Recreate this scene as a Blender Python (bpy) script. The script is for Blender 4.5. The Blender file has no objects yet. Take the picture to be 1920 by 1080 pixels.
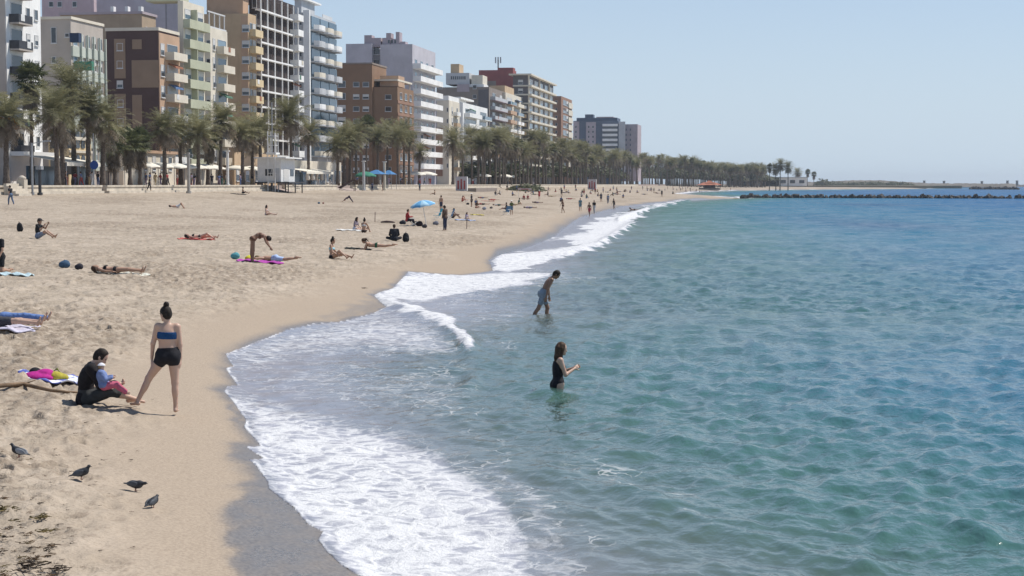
import bpy, math, random
import numpy as np
from mathutils import Vector, Matrix
R = math.radians
scene = bpy.context.scene
COL = scene.collection
rng = np.random.default_rng(7)
random.seed(7)

# ------------------------------------------------------------------ camera
F = 3200.0; HOR = 345.0; CAMH = 3.75
PITCH = math.atan((540.0 - HOR) / F)
YAW = math.atan(510.0 / F * math.cos(PITCH))
FW = Vector((-math.sin(YAW) * math.cos(PITCH), math.cos(YAW) * math.cos(PITCH), -math.sin(PITCH)))
RT = Vector((math.cos(YAW), math.sin(YAW), 0.0))
UP = RT.cross(FW)
CAM = Vector((0, 0, CAMH))
cd = bpy.data.cameras.new('camera'); cam = bpy.data.objects.new('camera', cd); COL.objects.link(cam)
cd.sensor_width = 36.0; cd.lens = F / 1920.0 * 36.0; cd.clip_start = 0.5; cd.clip_end = 30000.0
cam.matrix_world = Matrix.Translation(CAM) @ Matrix((RT, UP, -FW)).transposed().to_4x4()
scene.camera = cam

# ------------------------------------------------------------------ light
SUN_AZ, SUN_EL = 54.0, 56.0
world = bpy.data.worlds.new('World'); scene.world = world; world.use_nodes = True
wn = world.node_tree.nodes; wl = world.node_tree.links
sky = wn.new('ShaderNodeTexSky'); sky.sky_type = 'NISHITA'; sky.sun_disc = False
sky.sun_elevation = R(SUN_EL); sky.sun_rotation = R(SUN_AZ)
sky.air_density = 0.8; sky.dust_density = 0.0; sky.ozone_density = 8.0; sky.altitude = 0
bg = wn['Background']; bg.inputs['Strength'].default_value = 0.11
# the clear sky seen through thin sea haze: haze thickness grows as 1/sin(elevation), the same all round
tcw = wn.new('ShaderNodeTexCoord'); sx = wn.new('ShaderNodeSeparateXYZ'); wl.new(tcw.outputs['Generated'], sx.inputs[0])
def wm(op, a, b):
    n = wn.new('ShaderNodeMath'); n.operation = op
    for i, v in enumerate((a, b)):
        if isinstance(v, float): n.inputs[i].default_value = v
        else: wl.new(v, n.inputs[i])
    return n.outputs[0]
veil = wm('SUBTRACT', 1.0, wm('POWER', 2.71828, wm('DIVIDE', -0.12, wm('MAXIMUM', sx.outputs['Z'], 0.015))))
mw = wn.new('ShaderNodeMix'); mw.data_type = 'RGBA'
wl.new(veil, mw.inputs[0]); wl.new(sky.outputs['Color'], mw.inputs[6]); mw.inputs[7].default_value = (5.35, 6.4, 7.35, 1)
wl.new(mw.outputs[2], bg.inputs['Color'])
sd = bpy.data.lights.new('sun', 'SUN'); sun = bpy.data.objects.new('sun', sd); COL.objects.link(sun)
sd.energy = 5.0; sd.angle = R(0.53); sd.color = (1.0, 0.95, 0.88)
to_sun = Vector((math.sin(R(SUN_AZ)) * math.cos(R(SUN_EL)), math.cos(R(SUN_AZ)) * math.cos(R(SUN_EL)), math.sin(R(SUN_EL))))
sun.rotation_euler = to_sun.to_track_quat('Z', 'Y').to_euler(); sun.location = (60, 60, 120)
vs = scene.view_settings
vs.view_transform = 'Standard'; vs.look = 'None'; vs.exposure = 0.0; vs.gamma = 1.0; vs.use_curve_mapping = False
scene.cycles.use_denoising = True
scene.cycles.max_bounces = 6; scene.cycles.transparent_max_bounces = 12
scene.cycles.caustics_reflective = False; scene.cycles.caustics_refractive = False

# ------------------------------------------------------------------ helpers
def ray(px, py):
    return FW + RT * ((px - 960.0) / F) + UP * ((540.0 - py) / F)
def on_z(px, py, z=0.0):
    d = ray(px, py); t = (z - CAMH) / d.z
    return CAM + d * t
def on_x(px, py, X):
    d = ray(px, py); return CAM + d * (X / d.x)
def at_y(px, py, Y):
    d = ray(px, py); return CAM + d * (Y / d.y)

def new_obj(name, me, mat=None, parent=None, loc=None):
    o = bpy.data.objects.new(name, me); COL.objects.link(o)
    if mat is not None and me is not None and len(me.materials) == 0:
        me.materials.append(mat)
    elif mat is not None and me is not None and me.materials[0] is not mat:
        o.material_slots[0].link = 'OBJECT'; o.material_slots[0].material = mat
    if parent is not None: o.parent = parent
    if loc is not None: o.location = loc
    return o
def tag(o, label=None, cat=None, group=None, kind=None):
    if label: o['label'] = label
    if cat: o['category'] = cat
    if group: o['group'] = group
    if kind: o['kind'] = kind
    return o
def empty(name, loc=(0, 0, 0), rz=0.0, label=None, cat=None, group=None):
    o = bpy.data.objects.new(name, None); COL.objects.link(o)
    o.location = loc; o.rotation_euler = (0, 0, rz); o.empty_display_size = 0.2
    return tag(o, label, cat, group)
def copy_tree(o, parent=None):
    c = o.copy(); COL.objects.link(c); c.parent = parent
    for ch in list(o.children): copy_tree(ch, c)
    return c

class MB:
    """collects boxes, tubes, prisms; build() links ONE mesh object"""
    def __init__(s): s.v = []; s.f = []
    def add(s, vs, fs):
        n = len(s.v); s.v += [tuple(p) for p in vs]; s.f += [tuple(i + n for i in q) for q in fs]; return s
    def box(s, x0, x1, y0, y1, z0, z1):
        return s.add([(x0,y0,z0),(x1,y0,z0),(x1,y1,z0),(x0,y1,z0),(x0,y0,z1),(x1,y0,z1),(x1,y1,z1),(x0,y1,z1)],
                     [(0,3,2,1),(4,5,6,7),(0,1,5,4),(1,2,6,5),(2,3,7,6),(3,0,4,7)])
    def bar(s, a, b, w, h=None):
        a = Vector(a); b = Vector(b); d = (b - a).normalized(); h = h or w
        u = Vector((0, 0, 1)) if abs(d.z) < .95 else Vector((1, 0, 0))
        p = d.cross(u).normalized() * (w / 2); q = p.cross(d).normalized() * (h / 2)
        return s.add([a-p-q, a+p-q, a+p+q, a-p+q, b-p-q, b+p-q, b+p+q, b-p+q],
                     [(0,3,2,1),(4,5,6,7),(0,1,5,4),(1,2,6,5),(2,3,7,6),(3,0,4,7)])
    def tube(s, pts, rad, n=8, cap=True):
        pts = [Vector(p) for p in pts]; m = len(pts)
        if not hasattr(rad, '__len__'): rad = [rad] * m
        vs = []; prev = None
        for i, p in enumerate(pts):
            d = (pts[min(i+1, m-1)] - pts[max(i-1, 0)]).normalized()
            if prev is None:
                prev = d.cross(Vector((0.3, 0.2, 1)) if abs(d.z) < .9 else Vector((1, 0, 0))).normalized()
            prev = (prev - d * prev.dot(d)).normalized(); q = d.cross(prev)
            for k in range(n):
                a = 2 * math.pi * k / n; vs.append(p + (prev * math.cos(a) + q * math.sin(a)) * rad[i])
        fs = [(i*n+k, i*n+(k+1) % n, (i+1)*n+(k+1) % n, (i+1)*n+k) for i in range(m-1) for k in range(n)]
        if cap: fs += [tuple(range(n-1, -1, -1)), tuple((m-1)*n + k for k in range(n))]
        return s.add(vs, fs)
    def prism(s, poly, z0, z1):
        n = len(poly); vs = [(x, y, z0) for x, y in poly] + [(x, y, z1) for x, y in poly]
        return s.add(vs, [tuple(range(n-1, -1, -1)), tuple(range(n, 2*n))] + [(k, (k+1) % n, n+(k+1) % n, n+k) for k in range(n)])
    def mesh(s, name, smooth=False):
        me = bpy.data.meshes.new(name); me.from_pydata(s.v, [], s.f); me.update()
        if smooth: me.polygons.foreach_set('use_smooth', [True] * len(me.polygons))
        return me
    def build(s, name, mat, parent=None, loc=None, smooth=False):
        return new_obj(name, s.mesh(name, smooth), mat, parent, loc)

def np_mesh(name, V, Q, smooth=True):
    me = bpy.data.meshes.new(name)
    V = np.asarray(V, np.float32); Q = np.asarray(Q, np.int32); k = Q.shape[1]
    me.vertices.add(len(V)); me.vertices.foreach_set('co', V.ravel())
    me.loops.add(Q.size); me.loops.foreach_set('vertex_index', Q.ravel())
    me.polygons.add(len(Q)); me.polygons.foreach_set('loop_start', np.arange(0, Q.size, k, dtype=np.int32))
    me.update(calc_edges=True)
    me.polygons.foreach_set('use_smooth', np.full(len(Q), smooth)); me.update()
    return me
def set_attr(me, name, vals):
    a = me.attributes.new(name, 'FLOAT', 'POINT'); a.data.foreach_set('value', np.asarray(vals, np.float32))

# ---- numpy noise
def _h(i, j, s):
    n = (i.astype(np.int64) * 374761393 + j.astype(np.int64) * 668265263 + s * 982451653) & 0x7fffffff
    n = ((n ^ (n >> 13)) * 1274126177) & 0x7fffffff
    return ((n ^ (n >> 16)) & 0xffff) / 65535.0
def vnoise(x, y, s=0):
    i = np.floor(x); j = np.floor(y); fx = x - i; fy = y - j
    fx = fx*fx*(3-2*fx); fy = fy*fy*(3-2*fy)
    a = _h(i, j, s); b = _h(i+1, j, s); c = _h(i, j+1, s); d = _h(i+1, j+1, s)
    return (a*(1-fx)+b*fx)*(1-fy) + (c*(1-fx)+d*fx)*fy
def fbm(x, y, s=0, o=4):
    t = np.zeros_like(x); a = .5
    for k in range(o): t += a * vnoise(x, y, s + k); x = x*2.03+17; y = y*2.03+5; a *= .5
    return t
def sst(a, b, x):
    t = np.clip((x - a) / (b - a), 0, 1); return t*t*(3-2*t)

# ---- node helpers
def material(name):
    m = bpy.data.materials.new(name); m.use_nodes = True
    nt = m.node_tree; b = nt.nodes['Principled BSDF']
    return m, nt, b
def nd(nt, t, **kw):
    n = nt.nodes.new(t)
    for k, v in kw.items():
        if k.startswith('i_'):
            key = k[2:]; key = int(key) if key.isdigit() else key.replace('_', ' ')
            n.inputs[key].default_value = v
        else: setattr(n, k, v)
    return n
def mth(nt, op, a, b=None, c=None, clamp=False):
    n = nt.nodes.new('ShaderNodeMath'); n.operation = op; n.use_clamp = clamp
    for i, v in enumerate((a, b, c)):
        if v is None: continue
        if isinstance(v, (int, float)): n.inputs[i].default_value = v
        else: nt.links.new(v, n.inputs[i])
    return n.outputs[0]
def mixc(nt, fac, a, b):
    n = nt.nodes.new('ShaderNodeMix'); n.data_type = 'RGBA'
    for idx, v in ((0, fac), (6, a), (7, b)):
        if isinstance(v, (int, float)): n.inputs[idx].default_value = v
        elif isinstance(v, tuple): n.inputs[idx].default_value = (v + (1,))[:4]
        else: nt.links.new(v, n.inputs[idx])
    return n.outputs[2]
def ramp(nt, fac, lo, hi):
    n = nt.nodes.new('ShaderNodeMapRange'); n.interpolation_type = 'SMOOTHSTEP'
    nt.links.new(fac, n.inputs[0])
    for i, v in ((1, lo), (2, hi)):
        if isinstance(v, (int, float)): n.inputs[i].default_value = v
        else: nt.links.new(v, n.inputs[i])
    return n.outputs[0]
def noise(nt, co, scale, detail=3, rough=.55, stretch=None):
    n = nt.nodes.new('ShaderNodeTexNoise'); n.inputs['Scale'].default_value = scale
    n.inputs['Detail'].default_value = detail; n.inputs['Roughness'].default_value = rough
    if stretch:
        mp = nt.nodes.new('ShaderNodeMapping'); mp.inputs['Scale'].default_value = stretch
        nt.links.new(co, mp.inputs[0]); co = mp.outputs[0]
    nt.links.new(co, n.inputs['Vector']); return n.outputs[0]
def simple_mat(name, col, rough=.7, var=.12, scale=1.5, metal=0.0, spec=.3, bump=0.0, bscale=20.0):
    m, nt, b = material(name)
    tc = nd(nt, 'ShaderNodeTexCoord'); oi = nd(nt, 'ShaderNodeObjectInfo')
    f = noise(nt, tc.outputs['Object'], scale, 4)
    hi = tuple(min(1, c * (1 + var)) for c in col); lo = tuple(c * (1 - var * 1.3) for c in col)
    c = mixc(nt, ramp(nt, f, .3, .7), lo, hi)
    nt.links.new(c, b.inputs['Base Color'])
    b.inputs['Roughness'].default_value = rough; b.inputs['Metallic'].default_value = metal
    b.inputs['Specular IOR Level'].default_value = spec
    if bump:
        bn = nd(nt, 'ShaderNodeBump', i_Strength=bump, i_Distance=.02)
        nt.links.new(noise(nt, tc.outputs['Object'], bscale, 3), bn.inputs['Height'])
        nt.links.new(bn.outputs[0], b.inputs['Normal'])
    return m
# ------------------------------------------------------------------ shoreline and terrain
EDGE = [(760,1180),(715,1110),(680,1080),(640,1060),(612,1035),(595,1012),(603,992),(575,980),(550,950),(502,917),(500,902),(477,872),(465,863),(494,857),(458,838),(488,833),(476,820),(456,800),(460,785),(434,750),(419,735),(424,724),(444,719),(430,702),(422,692),(436,685),(421,668),(450,655),(480,642),(540,619),(590,607),(640,600),(700,584),(724,573),(700,556),(712,549),(735,541),(748,530),(765,517),(870,513),(924,505),(916,488),(938,478),(990,462),(1035,444),(1062,423),(1085,408),(1130,395),(1170,386),(1230,379),(1290,373.5)]
_e = [on_z(a, b, 0.04) for a, b in EDGE]
ES_Y = np.array([p.y for p in _e] + [470, 500, 560, 650, 800, 950, 1100, 1250, 1400, 1700, 3000, 9000])
ES_X = np.array([p.x for p in _e] + [-9, -13, -30, -42, -44, -30, 5, 50, 110, 140, 160, 200])
_o = np.argsort(ES_Y); ES_Y = ES_Y[_o]; ES_X = ES_X[_o]
_gy = np.exp(np.linspace(math.log(5), math.log(9000), 900)); _gx = np.interp(_gy, ES_Y, ES_X)
_k = np.exp(-np.linspace(-2, 2, 61) ** 2); _k /= _k.sum()
_gs = np.convolve(np.pad(_gx, 30, mode='edge'), _k, 'valid')
def shore(Y): return np.interp(Y, ES_Y, ES_X)             # ragged swash edge
def shore_s(Y): return np.interp(Y, _gy, _gs)             # smoothed shoreline
WALL_X = -76.0
def base_z(X, Y):
    X = np.asarray(X, float); Y = np.asarray(Y, float)
    e = shore_s(Y) - X
    A = np.interp(Y, [30, 40, 75, 120, 400], [1.0, 1.15, .85, .6, .55])
    land = .03 + A * (1 - np.exp(-np.maximum(e, 0) / 6.0)) 
    w = shore_s(Y) - WALL_X
    t = np.clip(e / np.maximum(w, 20), 0, 1.15)
    land = land + (2.72 - A) * (.55 * t + .45 * t ** 4)
    k = np.interp(Y, [20, 31, 49, 90], [.13, .125, .075, .09])
    sea = .03 - np.minimum(k * np.maximum(-e, 0), 4.0)
    return np.where(e > 0, np.minimum(land, 3.0), sea)
def gz(x, y): return float(base_z(np.array([x]), np.array([y]))[0])
def on_ground(px, py):
    """the pixel's point on the beach"""
    d = ray(px, py); t = 8.0; step = 0.5
    while t < 3000:
        p = CAM + d * t
        if p.z <= gz(p.x, p.y):
            lo, hi = t - step, t
            for _ in range(25):
                m = (lo + hi) / 2; p = CAM + d * m
                if p.z <= gz(p.x, p.y): hi = m
                else: lo = m
            return CAM + d * hi
        step = max(.5, t * .01); t += step
    return CAM + d * t

def polar_grid(angs, rs):
    A, Rr = np.meshgrid(angs, rs)
    X = Rr * np.sin(A - YAW); Y = Rr * np.cos(A - YAW)
    m, n = X.shape; idx = np.arange(m*n).reshape(m, n)
    Q = np.stack([idx[:-1, :-1], idx[:-1, 1:], idx[1:, 1:], idx[1:, :-1]], -1).reshape(-1, 4)
    return X.ravel(), Y.ravel(), Q
rs = np.concatenate([1 / np.linspace(1/8.5, 1/330, 600), np.exp(np.linspace(math.log(335), math.log(9000), 70))])

rs_sand = np.concatenate([1/np.linspace(1/8.5, 1/30, 420), 1/np.linspace(1/30, 1/330, 330)[1:], np.exp(np.linspace(math.log(335), math.log(9000), 70))])
rs_sea = np.concatenate([1/np.linspace(1/8.5, 1/50, 480), 1/np.linspace(1/50, 1/400, 210)[1:], np.exp(np.linspace(math.log(405), math.log(9000), 70))])
# map chart of the shore zone: where a point of the waterline plane lies along the traced outlines
def chart(X, Y):
    d = np.stack([X, Y, np.full_like(X, -CAMH)], -1)
    fw = d @ np.array(FW); return 960 + F * (d @ np.array(RT)) / fw, 540 - F * (d @ np.array(UP)) / fw
def in_poly(px, py, poly, soft):
    """1 inside the outline, falling to 0 over soft"""
    P = np.array(poly, float); n = len(P); inside = np.zeros(px.shape, bool); dmin = np.full(px.shape, 1e9)
    for i in range(n):
        x0, y0 = P[i]; x1, y1 = P[(i+1) % n]
        c = ((y0 > py) != (y1 > py)) & (px < (x1-x0)*(py-y0)/((y1-y0) if y1 != y0 else 1e-9)+x0); inside ^= c
        dx, dy = x1-x0, y1-y0; t = np.clip(((px-x0)*dx+(py-y0)*dy)/(dx*dx+dy*dy+1e-9), 0, 1)
        dmin = np.minimum(dmin, np.hypot(px-x0-t*dx, (py-y0-t*dy)*1.6))
    return np.where(inside, 1 - .5*np.exp(-dmin/soft), .5*np.exp(-dmin/soft))
def near_line(px, py, line, w):
    d = np.full(px.shape, 1e9)
    for (x0, y0), (x1, y1) in zip(line[:-1], line[1:]):
        dx, dy = x1-x0, y1-y0; t = np.clip(((px-x0)*dx+(py-y0)*dy)/(dx*dx+dy*dy+1e-9), 0, 1)
        d = np.minimum(d, np.hypot(px-x0-t*dx, (py-y0-t*dy)*1.4))
    return np.exp(-(d/w)**2)

# ------------------------------------------------------------------ the beach (sand and sea bed, one sheet)
angs = np.concatenate([np.linspace(R(-24), R(0), 500), np.linspace(R(0.4), R(25), 60)])
X, Y, Q = polar_grid(angs, rs_sand)
Z = base_z(X, Y); e = shore_s(Y) - X; er = shore(Y) - X
dry = sst(1.0, 3.4, e + 1.2*(fbm(X*.35, Y*.25, 3)-.5)*2)
lod = np.exp(-np.hypot(X, Y) / 230.0)
lump = (fbm(X*1.1, Y*.8, 11, 4) - .5) * .20 + (fbm(X*3.4, Y*2.2, 21, 4) - .5) * .19
# footprints: shallow pits with a pushed-up rim
ci = np.floor(X*2.6); cj = np.floor(Y*1.9); pit = np.zeros_like(X)
for di in (-1, 0, 1):
    for dj in (-1, 0, 1):
        a = ci+di; b = cj+dj; hx = (a + _h(a, b, 51)) / 2.6; hy = (b + _h(a, b, 52)) / 1.9
        ang = _h(a, b, 53) * 3.14; on = _h(a, b, 54) < .62; dp = .45+1.5*_h(a, b, 55)**3
        dx = X-hx; dy = Y-hy; u = dx*np.cos(ang)+dy*np.sin(ang); v = -dx*np.sin(ang)+dy*np.cos(ang)
        q = np.sqrt((u/.17)**2 + (v/.085)**2)
        pit += np.where(on, dp*(-.115*np.exp(-q**2.6) + .036*np.exp(-((q-1.45)/.42)**2)), 0)
disturbed = sst(.40, .62, fbm(X*.16, Y*.07, 77, 3))
Z = Z + dry * lod * (lump * (.7+.6*disturbed) + pit * (.55 + .75*disturbed)) + dry * (1-lod) * (fbm(X*.25, Y*.09, 31, 3)-.5) * .22
me = np_mesh('beach', np.stack([X, Y, Z], -1), Q)
CX, CY = chart(X, Y); CX = CX+80*(fbm(X*2.2, Y*1.1, 81, 4)-.5)*(Y < 60)
wet = np.maximum(sst(.45, -.2, er - .25*(vnoise(X*2, Y*1.2, 8)-.5)), 0)
wet = np.maximum(wet, in_poly(CX, CY, [(436,1180),(432,1080),(428,980),(440,930),(462,905),(452,880),(428,858),(428,842),(452,832),(448,806),(428,770),(440,745),(470,800),(500,870),(600,960),(640,1040),(760,1180)], 10) * (.75+.35*fbm(X*5, Y*3, 9, 3)))
wet = np.maximum(wet, in_poly(CX, CY, [(600,609),(725,577),(700,560),(640,585)], 9) * .6)
wet = np.maximum(wet, in_poly(CX, CY, [(915,490),(930,472),(990,455),(1030,437),(1060,418),(1095,403),(1150,388),(1110,420),(1040,460),(960,490)], 5))
set_attr(me, 'wet', wet); set_attr(me, 'dry', dry); set_attr(me, 'disturbed', disturbed * dry)
set_attr(me, 'land', sst(-6, -1, e))
m, nt, b = material('sand')
geo = nd(nt, 'ShaderNodeNewGeometry'); co = geo.outputs['Position']
A = lambda n: nd(nt, 'ShaderNodeAttribute', attribute_name=n).outputs['Fac']
n1 = noise(nt, co, 1.3, 5, .6, (1, .55, 1)); n2 = noise(nt, co, 26, 3, .7); n3 = noise(nt, co, .12, 4, .6, (1, .35, 1)); n4 = noise(nt, co, 5.5, 4, .65, (1, .6, 1))
c = mixc(nt, ramp(nt, n1, .3, .7), (.345, .288, .222), (.468, .394, .312))
c = mixc(nt, mth(nt, 'MULTIPLY', ramp(nt, n4, .53, .66), .68), c, (.20, .16, .122))
c = mixc(nt, mth(nt, 'MULTIPLY', ramp(nt, n2, .5, .72), .55), c, (.215, .172, .132))
dist = mth(nt, 'MULTIPLY', A('disturbed'), ramp(nt, n4, .36, .60))
c = mixc(nt, mth(nt, 'MULTIPLY', dist, .72), c, (.215, .170, .126))
damp = mixc(nt, ramp(nt, n2, .25, .8), (.42, .342, .26), (.28, .224, .17))
c = mixc(nt, A('dry'), damp, c)
wetc = mixc(nt, ramp(nt, n2, .35, .65), (.21, .182, .155), (.10, .088, .08))
c = mixc(nt, A('wet'), c, wetc)
c = mixc(nt, A('land'), (.27, .235, .16), c)
nt.links.new(c, b.inputs['Base Color'])
rr = mth(nt, 'SUBTRACT', .92, mth(nt, 'MULTIPLY', A('wet'), .68)); nt.links.new(rr, b.inputs['Roughness'])
sp = mth(nt, 'MULTIPLY_ADD', A('wet'), .45, .12); nt.links.new(sp, b.inputs['Specular IOR Level'])
hgt = mth(nt, 'ADD', mth(nt, 'MULTIPLY', n2, .35), mth(nt, 'MULTIPLY', mth(nt, 'MULTIPLY', mth(nt, 'ADD', mth(nt, 'MULTIPLY', n1, 1.6), n4), A('dry')), 2.4))
bn = nd(nt, 'ShaderNodeBump', i_Distance=.03); nt.links.new(hgt, bn.inputs['Height'])
nt.links.new(mth(nt, 'SUBTRACT', 1.0, mth(nt, 'MULTIPLY', A('wet'), .7)), bn.inputs['Strength'])
nt.links.new(bn.outputs[0], b.inputs['Normal'])
tag(new_obj('beach', me, m), kind='structure')

# ------------------------------------------------------------------ the sea
angs = np.concatenate([np.linspace(R(-14), R(18.5), 770), np.linspace(R(18.8), R(26), 40)])
X, Y, Q = polar_grid(angs, rs_sea)
er = shore(Y) - X; e = shore_s(Y) - X
keep = (er[Q].min(1) < .5) & (Y[Q].max(1) < 9500)
D = np.hypot(X, Y)
wz = np.zeros_like(X); dirs = rng.normal(R(215), R(55), 92); lam = np.concatenate([np.exp(rng.uniform(math.log(.24), math.log(1.7), 70)), np.exp(rng.uniform(math.log(1.7), math.log(6.0), 22))])
for a, L in zip(dirs, lam):
    k = 2*math.pi/L; ph = rng.uniform(0, 6.28); amp = .0060 * L ** .74 * rng.uniform(.6, 1.2) * (1 if L < 1.7 else .62)
    res = D*D/12000*np.where(D < 50, 2.4, 1.0)                                        # metres covered by one mesh row
    fade = np.clip(L/(1.1*res+1e-6)-.25, 0, 1)
    th = k*(X*math.cos(a)+Y*math.sin(a)) + ph + 1.1*np.sin(.31*X+.17*Y+ph*3)
    wz += amp * fade * (np.exp(np.sin(th)-1)*1.9-.85)
calm = .22 + .78*sst(.5, 9, -e); wz *= calm * 1.15
# small swells near the shore
def crest(line, w, h): return h * near_line(CX, CY, line, w)
CX, CY = chart(X, Y)
CX2 = CX + 26*(vnoise(X*.9, Y*.5, 61)-.5) + 12*(vnoise(X*3, Y*1.6, 62)-.5); CY2 = CY + 8*(vnoise(X*1.1, Y*.6, 63)-.5)
wz += crest([(700,557),(770,583),(832,606),(866,632),(878,652)], 16, .10)*(.55+.9*vnoise(X*2.2, Y*1.1, 71)) + crest([(878,652),(900,690),(880,730)], 22, .06)
wz += crest([(930,487),(1040,478),(1120,462),(1180,425)], 9, .22) + crest([(1160,412),(1215,392),(1290,378)], 5, .3)
wz += crest([(1560,905),(1640,895),(1700,915)], 26, .075) + crest([(1660,985),(1760,970),(1850,1010)], 30, .10) + crest([(1030,885),(1120,880),(1200,930),(1290,955)], 30, .05)
bed = base_z(X, Y)
for bx, by in ((1057, 733), (1010, 588), (1032, 588)):              # ripples round the bathers' legs
    q = on_z(bx, by); dd = np.hypot(X-q.x, Y-q.y); wz += .022*np.exp(-dd/.7)*np.cos(dd*14)
Z = np.maximum(wz, bed + .012 + .10*sst(0, 3.5, -er))
Z = np.where(er > 0, bed - .03 - .25*np.minimum(er, 1), np.minimum(Z, bed + .004 + np.maximum(-er, 0)*.35 + np.maximum(wz, 0)*sst(0, 1.2, -er)+4*sst(3, 9, -er)))
depth = np.maximum(Z - bed, 0)
# foam
P = lambda poly, soft: in_poly(CX2, CY2, poly, soft)
foam = np.zeros_like(X)
mx = lambda d: np.maximum(foam, d)
foam = mx(.80*P([(418,735),(470,745),(560,770),(700,800),(830,850),(930,930),(985,1010),(1010,1190),(740,1190),(600,1010),(500,905),(470,850),(460,790)], 28))
foam = mx(.50*P([(830,840),(960,860),(1040,930),(1080,1010),(1120,1190),(960,1190),(950,960)], 30))
foam = mx(.97*P([(500,905),(600,900),(760,905),(880,960),(930,1060),(940,1190),(740,1190),(600,1010)], 40))
foam = mx(.62*P([(421,668),(480,642),(590,607),(724,575),(800,605),(850,640),(860,668),(760,668),(640,664),(560,676),(500,690),(440,700)], 22))
foam = mx(.45*P([(440,700),(560,680),(860,680),(900,740),(850,790),(640,760),(480,740)], 30))
foam = mx(1.15*near_line(CX2, CY2, [(700,557),(770,583),(832,606),(866,632),(880,654)], 12))
foam = mx(.99*P([(698,556),(735,541),(765,516),(870,513),(960,511),(1040,514),(1000,530),(930,545),(850,556),(770,568)], 8))
foam = mx(.52*P([(960,508),(1060,512),(1135,522),(1060,535),(960,548),(860,575),(800,580)], 16))
foam = mx(1.05*P([(918,487),(1010,469),(1078,461),(1070,449),(1014,451),(1100,434),(1082,424),(1150,409),(1192,404),(1186,428),(1150,450),(1120,468),(1040,488),(960,511),(926,506)], 5))
foam = mx(1.05*P([(1112,412),(1160,401),(1195,394),(1215,386),(1292,373),(1280,379),(1215,394),(1192,412),(1150,416)], 4))
foam = mx(.34*near_line(CX2, CY2, [(1060,870),(1120,880),(1170,895),(1230,905),(1270,930),(1290,960)], 34))
foam = mx(.30*near_line(CX2, CY2, [(860,690),(890,800),(960,870),(1040,950),(1130,1040)], 50))
foam = mx(.40*near_line(CX2, CY2, [(905,645),(960,650)], 14)); foam = mx(.33*P([(870,560),(1000,560),(980,620),(900,640),(860,610)], 30))
for bx, by in ((1057, 733), (1010, 588), (1032, 588)):
    q = on_z(bx, by); dd = np.hypot(X-q.x, (Y-q.y)*.6); foam = mx(.50*np.exp(-(dd/.30)**2))
far = sst(300, 460, Y); foam = np.where(Y > 445, .9*np.exp(-(er/ (2.5+D*.004))**2), foam)
foam = np.maximum(foam, (.35+.75*vnoise(X*2.5, Y*1.5, 72))*np.exp(-(np.minimum(er, 0)/.13)**2) * (er > -1) * (Y < 60))
me = np_mesh('sea', np.stack([X, Y, Z], -1), Q[keep])
set_attr(me, 'depth', depth); set_attr(me, 'foam', foam); set_attr(me, 'edge', er); set_attr(me, 'sea_e', -e); set_attr(me, 'far_falloff', 1-np.exp(-np.maximum(D-14, 0)/110))   # grows with distance from the camera; far reflection is toned down by it
m = bpy.data.materials.new('sea_water'); m.use_nodes = True; nt = m.node_tree; nt.nodes.clear()
geo = nd(nt, 'ShaderNodeNewGeometry'); co = geo.outputs['Position']
dep = A('depth'); fo = A('foam'); ed = A('edge'); se = A('sea_e')
patch = noise(nt, co, .02, 4, .55, (1.0, .45, 1))
col = mixc(nt, ramp(nt, dep, .05, .9), (.18, .19, .155), (.068, .168, .142))
col = mixc(nt, ramp(nt, dep, .7, 2.2), col, (.026, .142, .222))
col = mixc(nt, ramp(nt, se, 16, 75), col, (.011, .098, .235))
col = mixc(nt, mth(nt, 'MULTIPLY', ramp(nt, patch, .48, .68), ramp(nt, se, 12, 30)), col, (.008, .066, .160))
opa = mth(nt, 'SUBTRACT', 1.0, mth(nt, 'POWER', 2.718, mth(nt, 'MULTIPLY', dep, -1.9)))
w1 = noise(nt, co, 2.2, 3, .6, (1, .62, 1)); w2 = noise(nt, co, 7.5, 3, .6, (1, .6, 1)); w0 = noise(nt, co, .55, 3, .6, (1, .6, 1))
hgt = mth(nt, 'ADD', mth(nt, 'ADD', mth(nt, 'MULTIPLY', w1, .13), mth(nt, 'MULTIPLY', w2, .055)), mth(nt, 'MULTIPLY', w0, .26))
sc = mth(nt, 'MULTIPLY_ADD', ramp(nt, se, 0, 8), .8, .2)
bn = nd(nt, 'ShaderNodeBump', i_Distance=1.0); nt.links.new(hgt, bn.inputs['Height']); nt.links.new(mth(nt, 'MULTIPLY', sc, mth(nt, 'MULTIPLY_ADD', A('far_falloff'), .65, .42)), bn.inputs['Strength'])
dif = nd(nt, 'ShaderNodeBsdfDiffuse'); nt.links.new(col, dif.inputs['Color']); nt.links.new(bn.outputs[0], dif.inputs['Normal'])
tr = nd(nt, 'ShaderNodeBsdfTransparent'); tr.inputs['Color'].default_value = (.86, .95, .95, 1)
under = nd(nt, 'ShaderNodeMixShader'); nt.links.new(opa, under.inputs[0]); nt.links.new(tr.outputs[0], under.inputs[1]); nt.links.new(dif.outputs[0], under.inputs[2])
gl = nd(nt, 'ShaderNodeBsdfGlossy', i_Roughness=.13); nt.links.new(bn.outputs[0], gl.inputs['Normal'])
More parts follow.
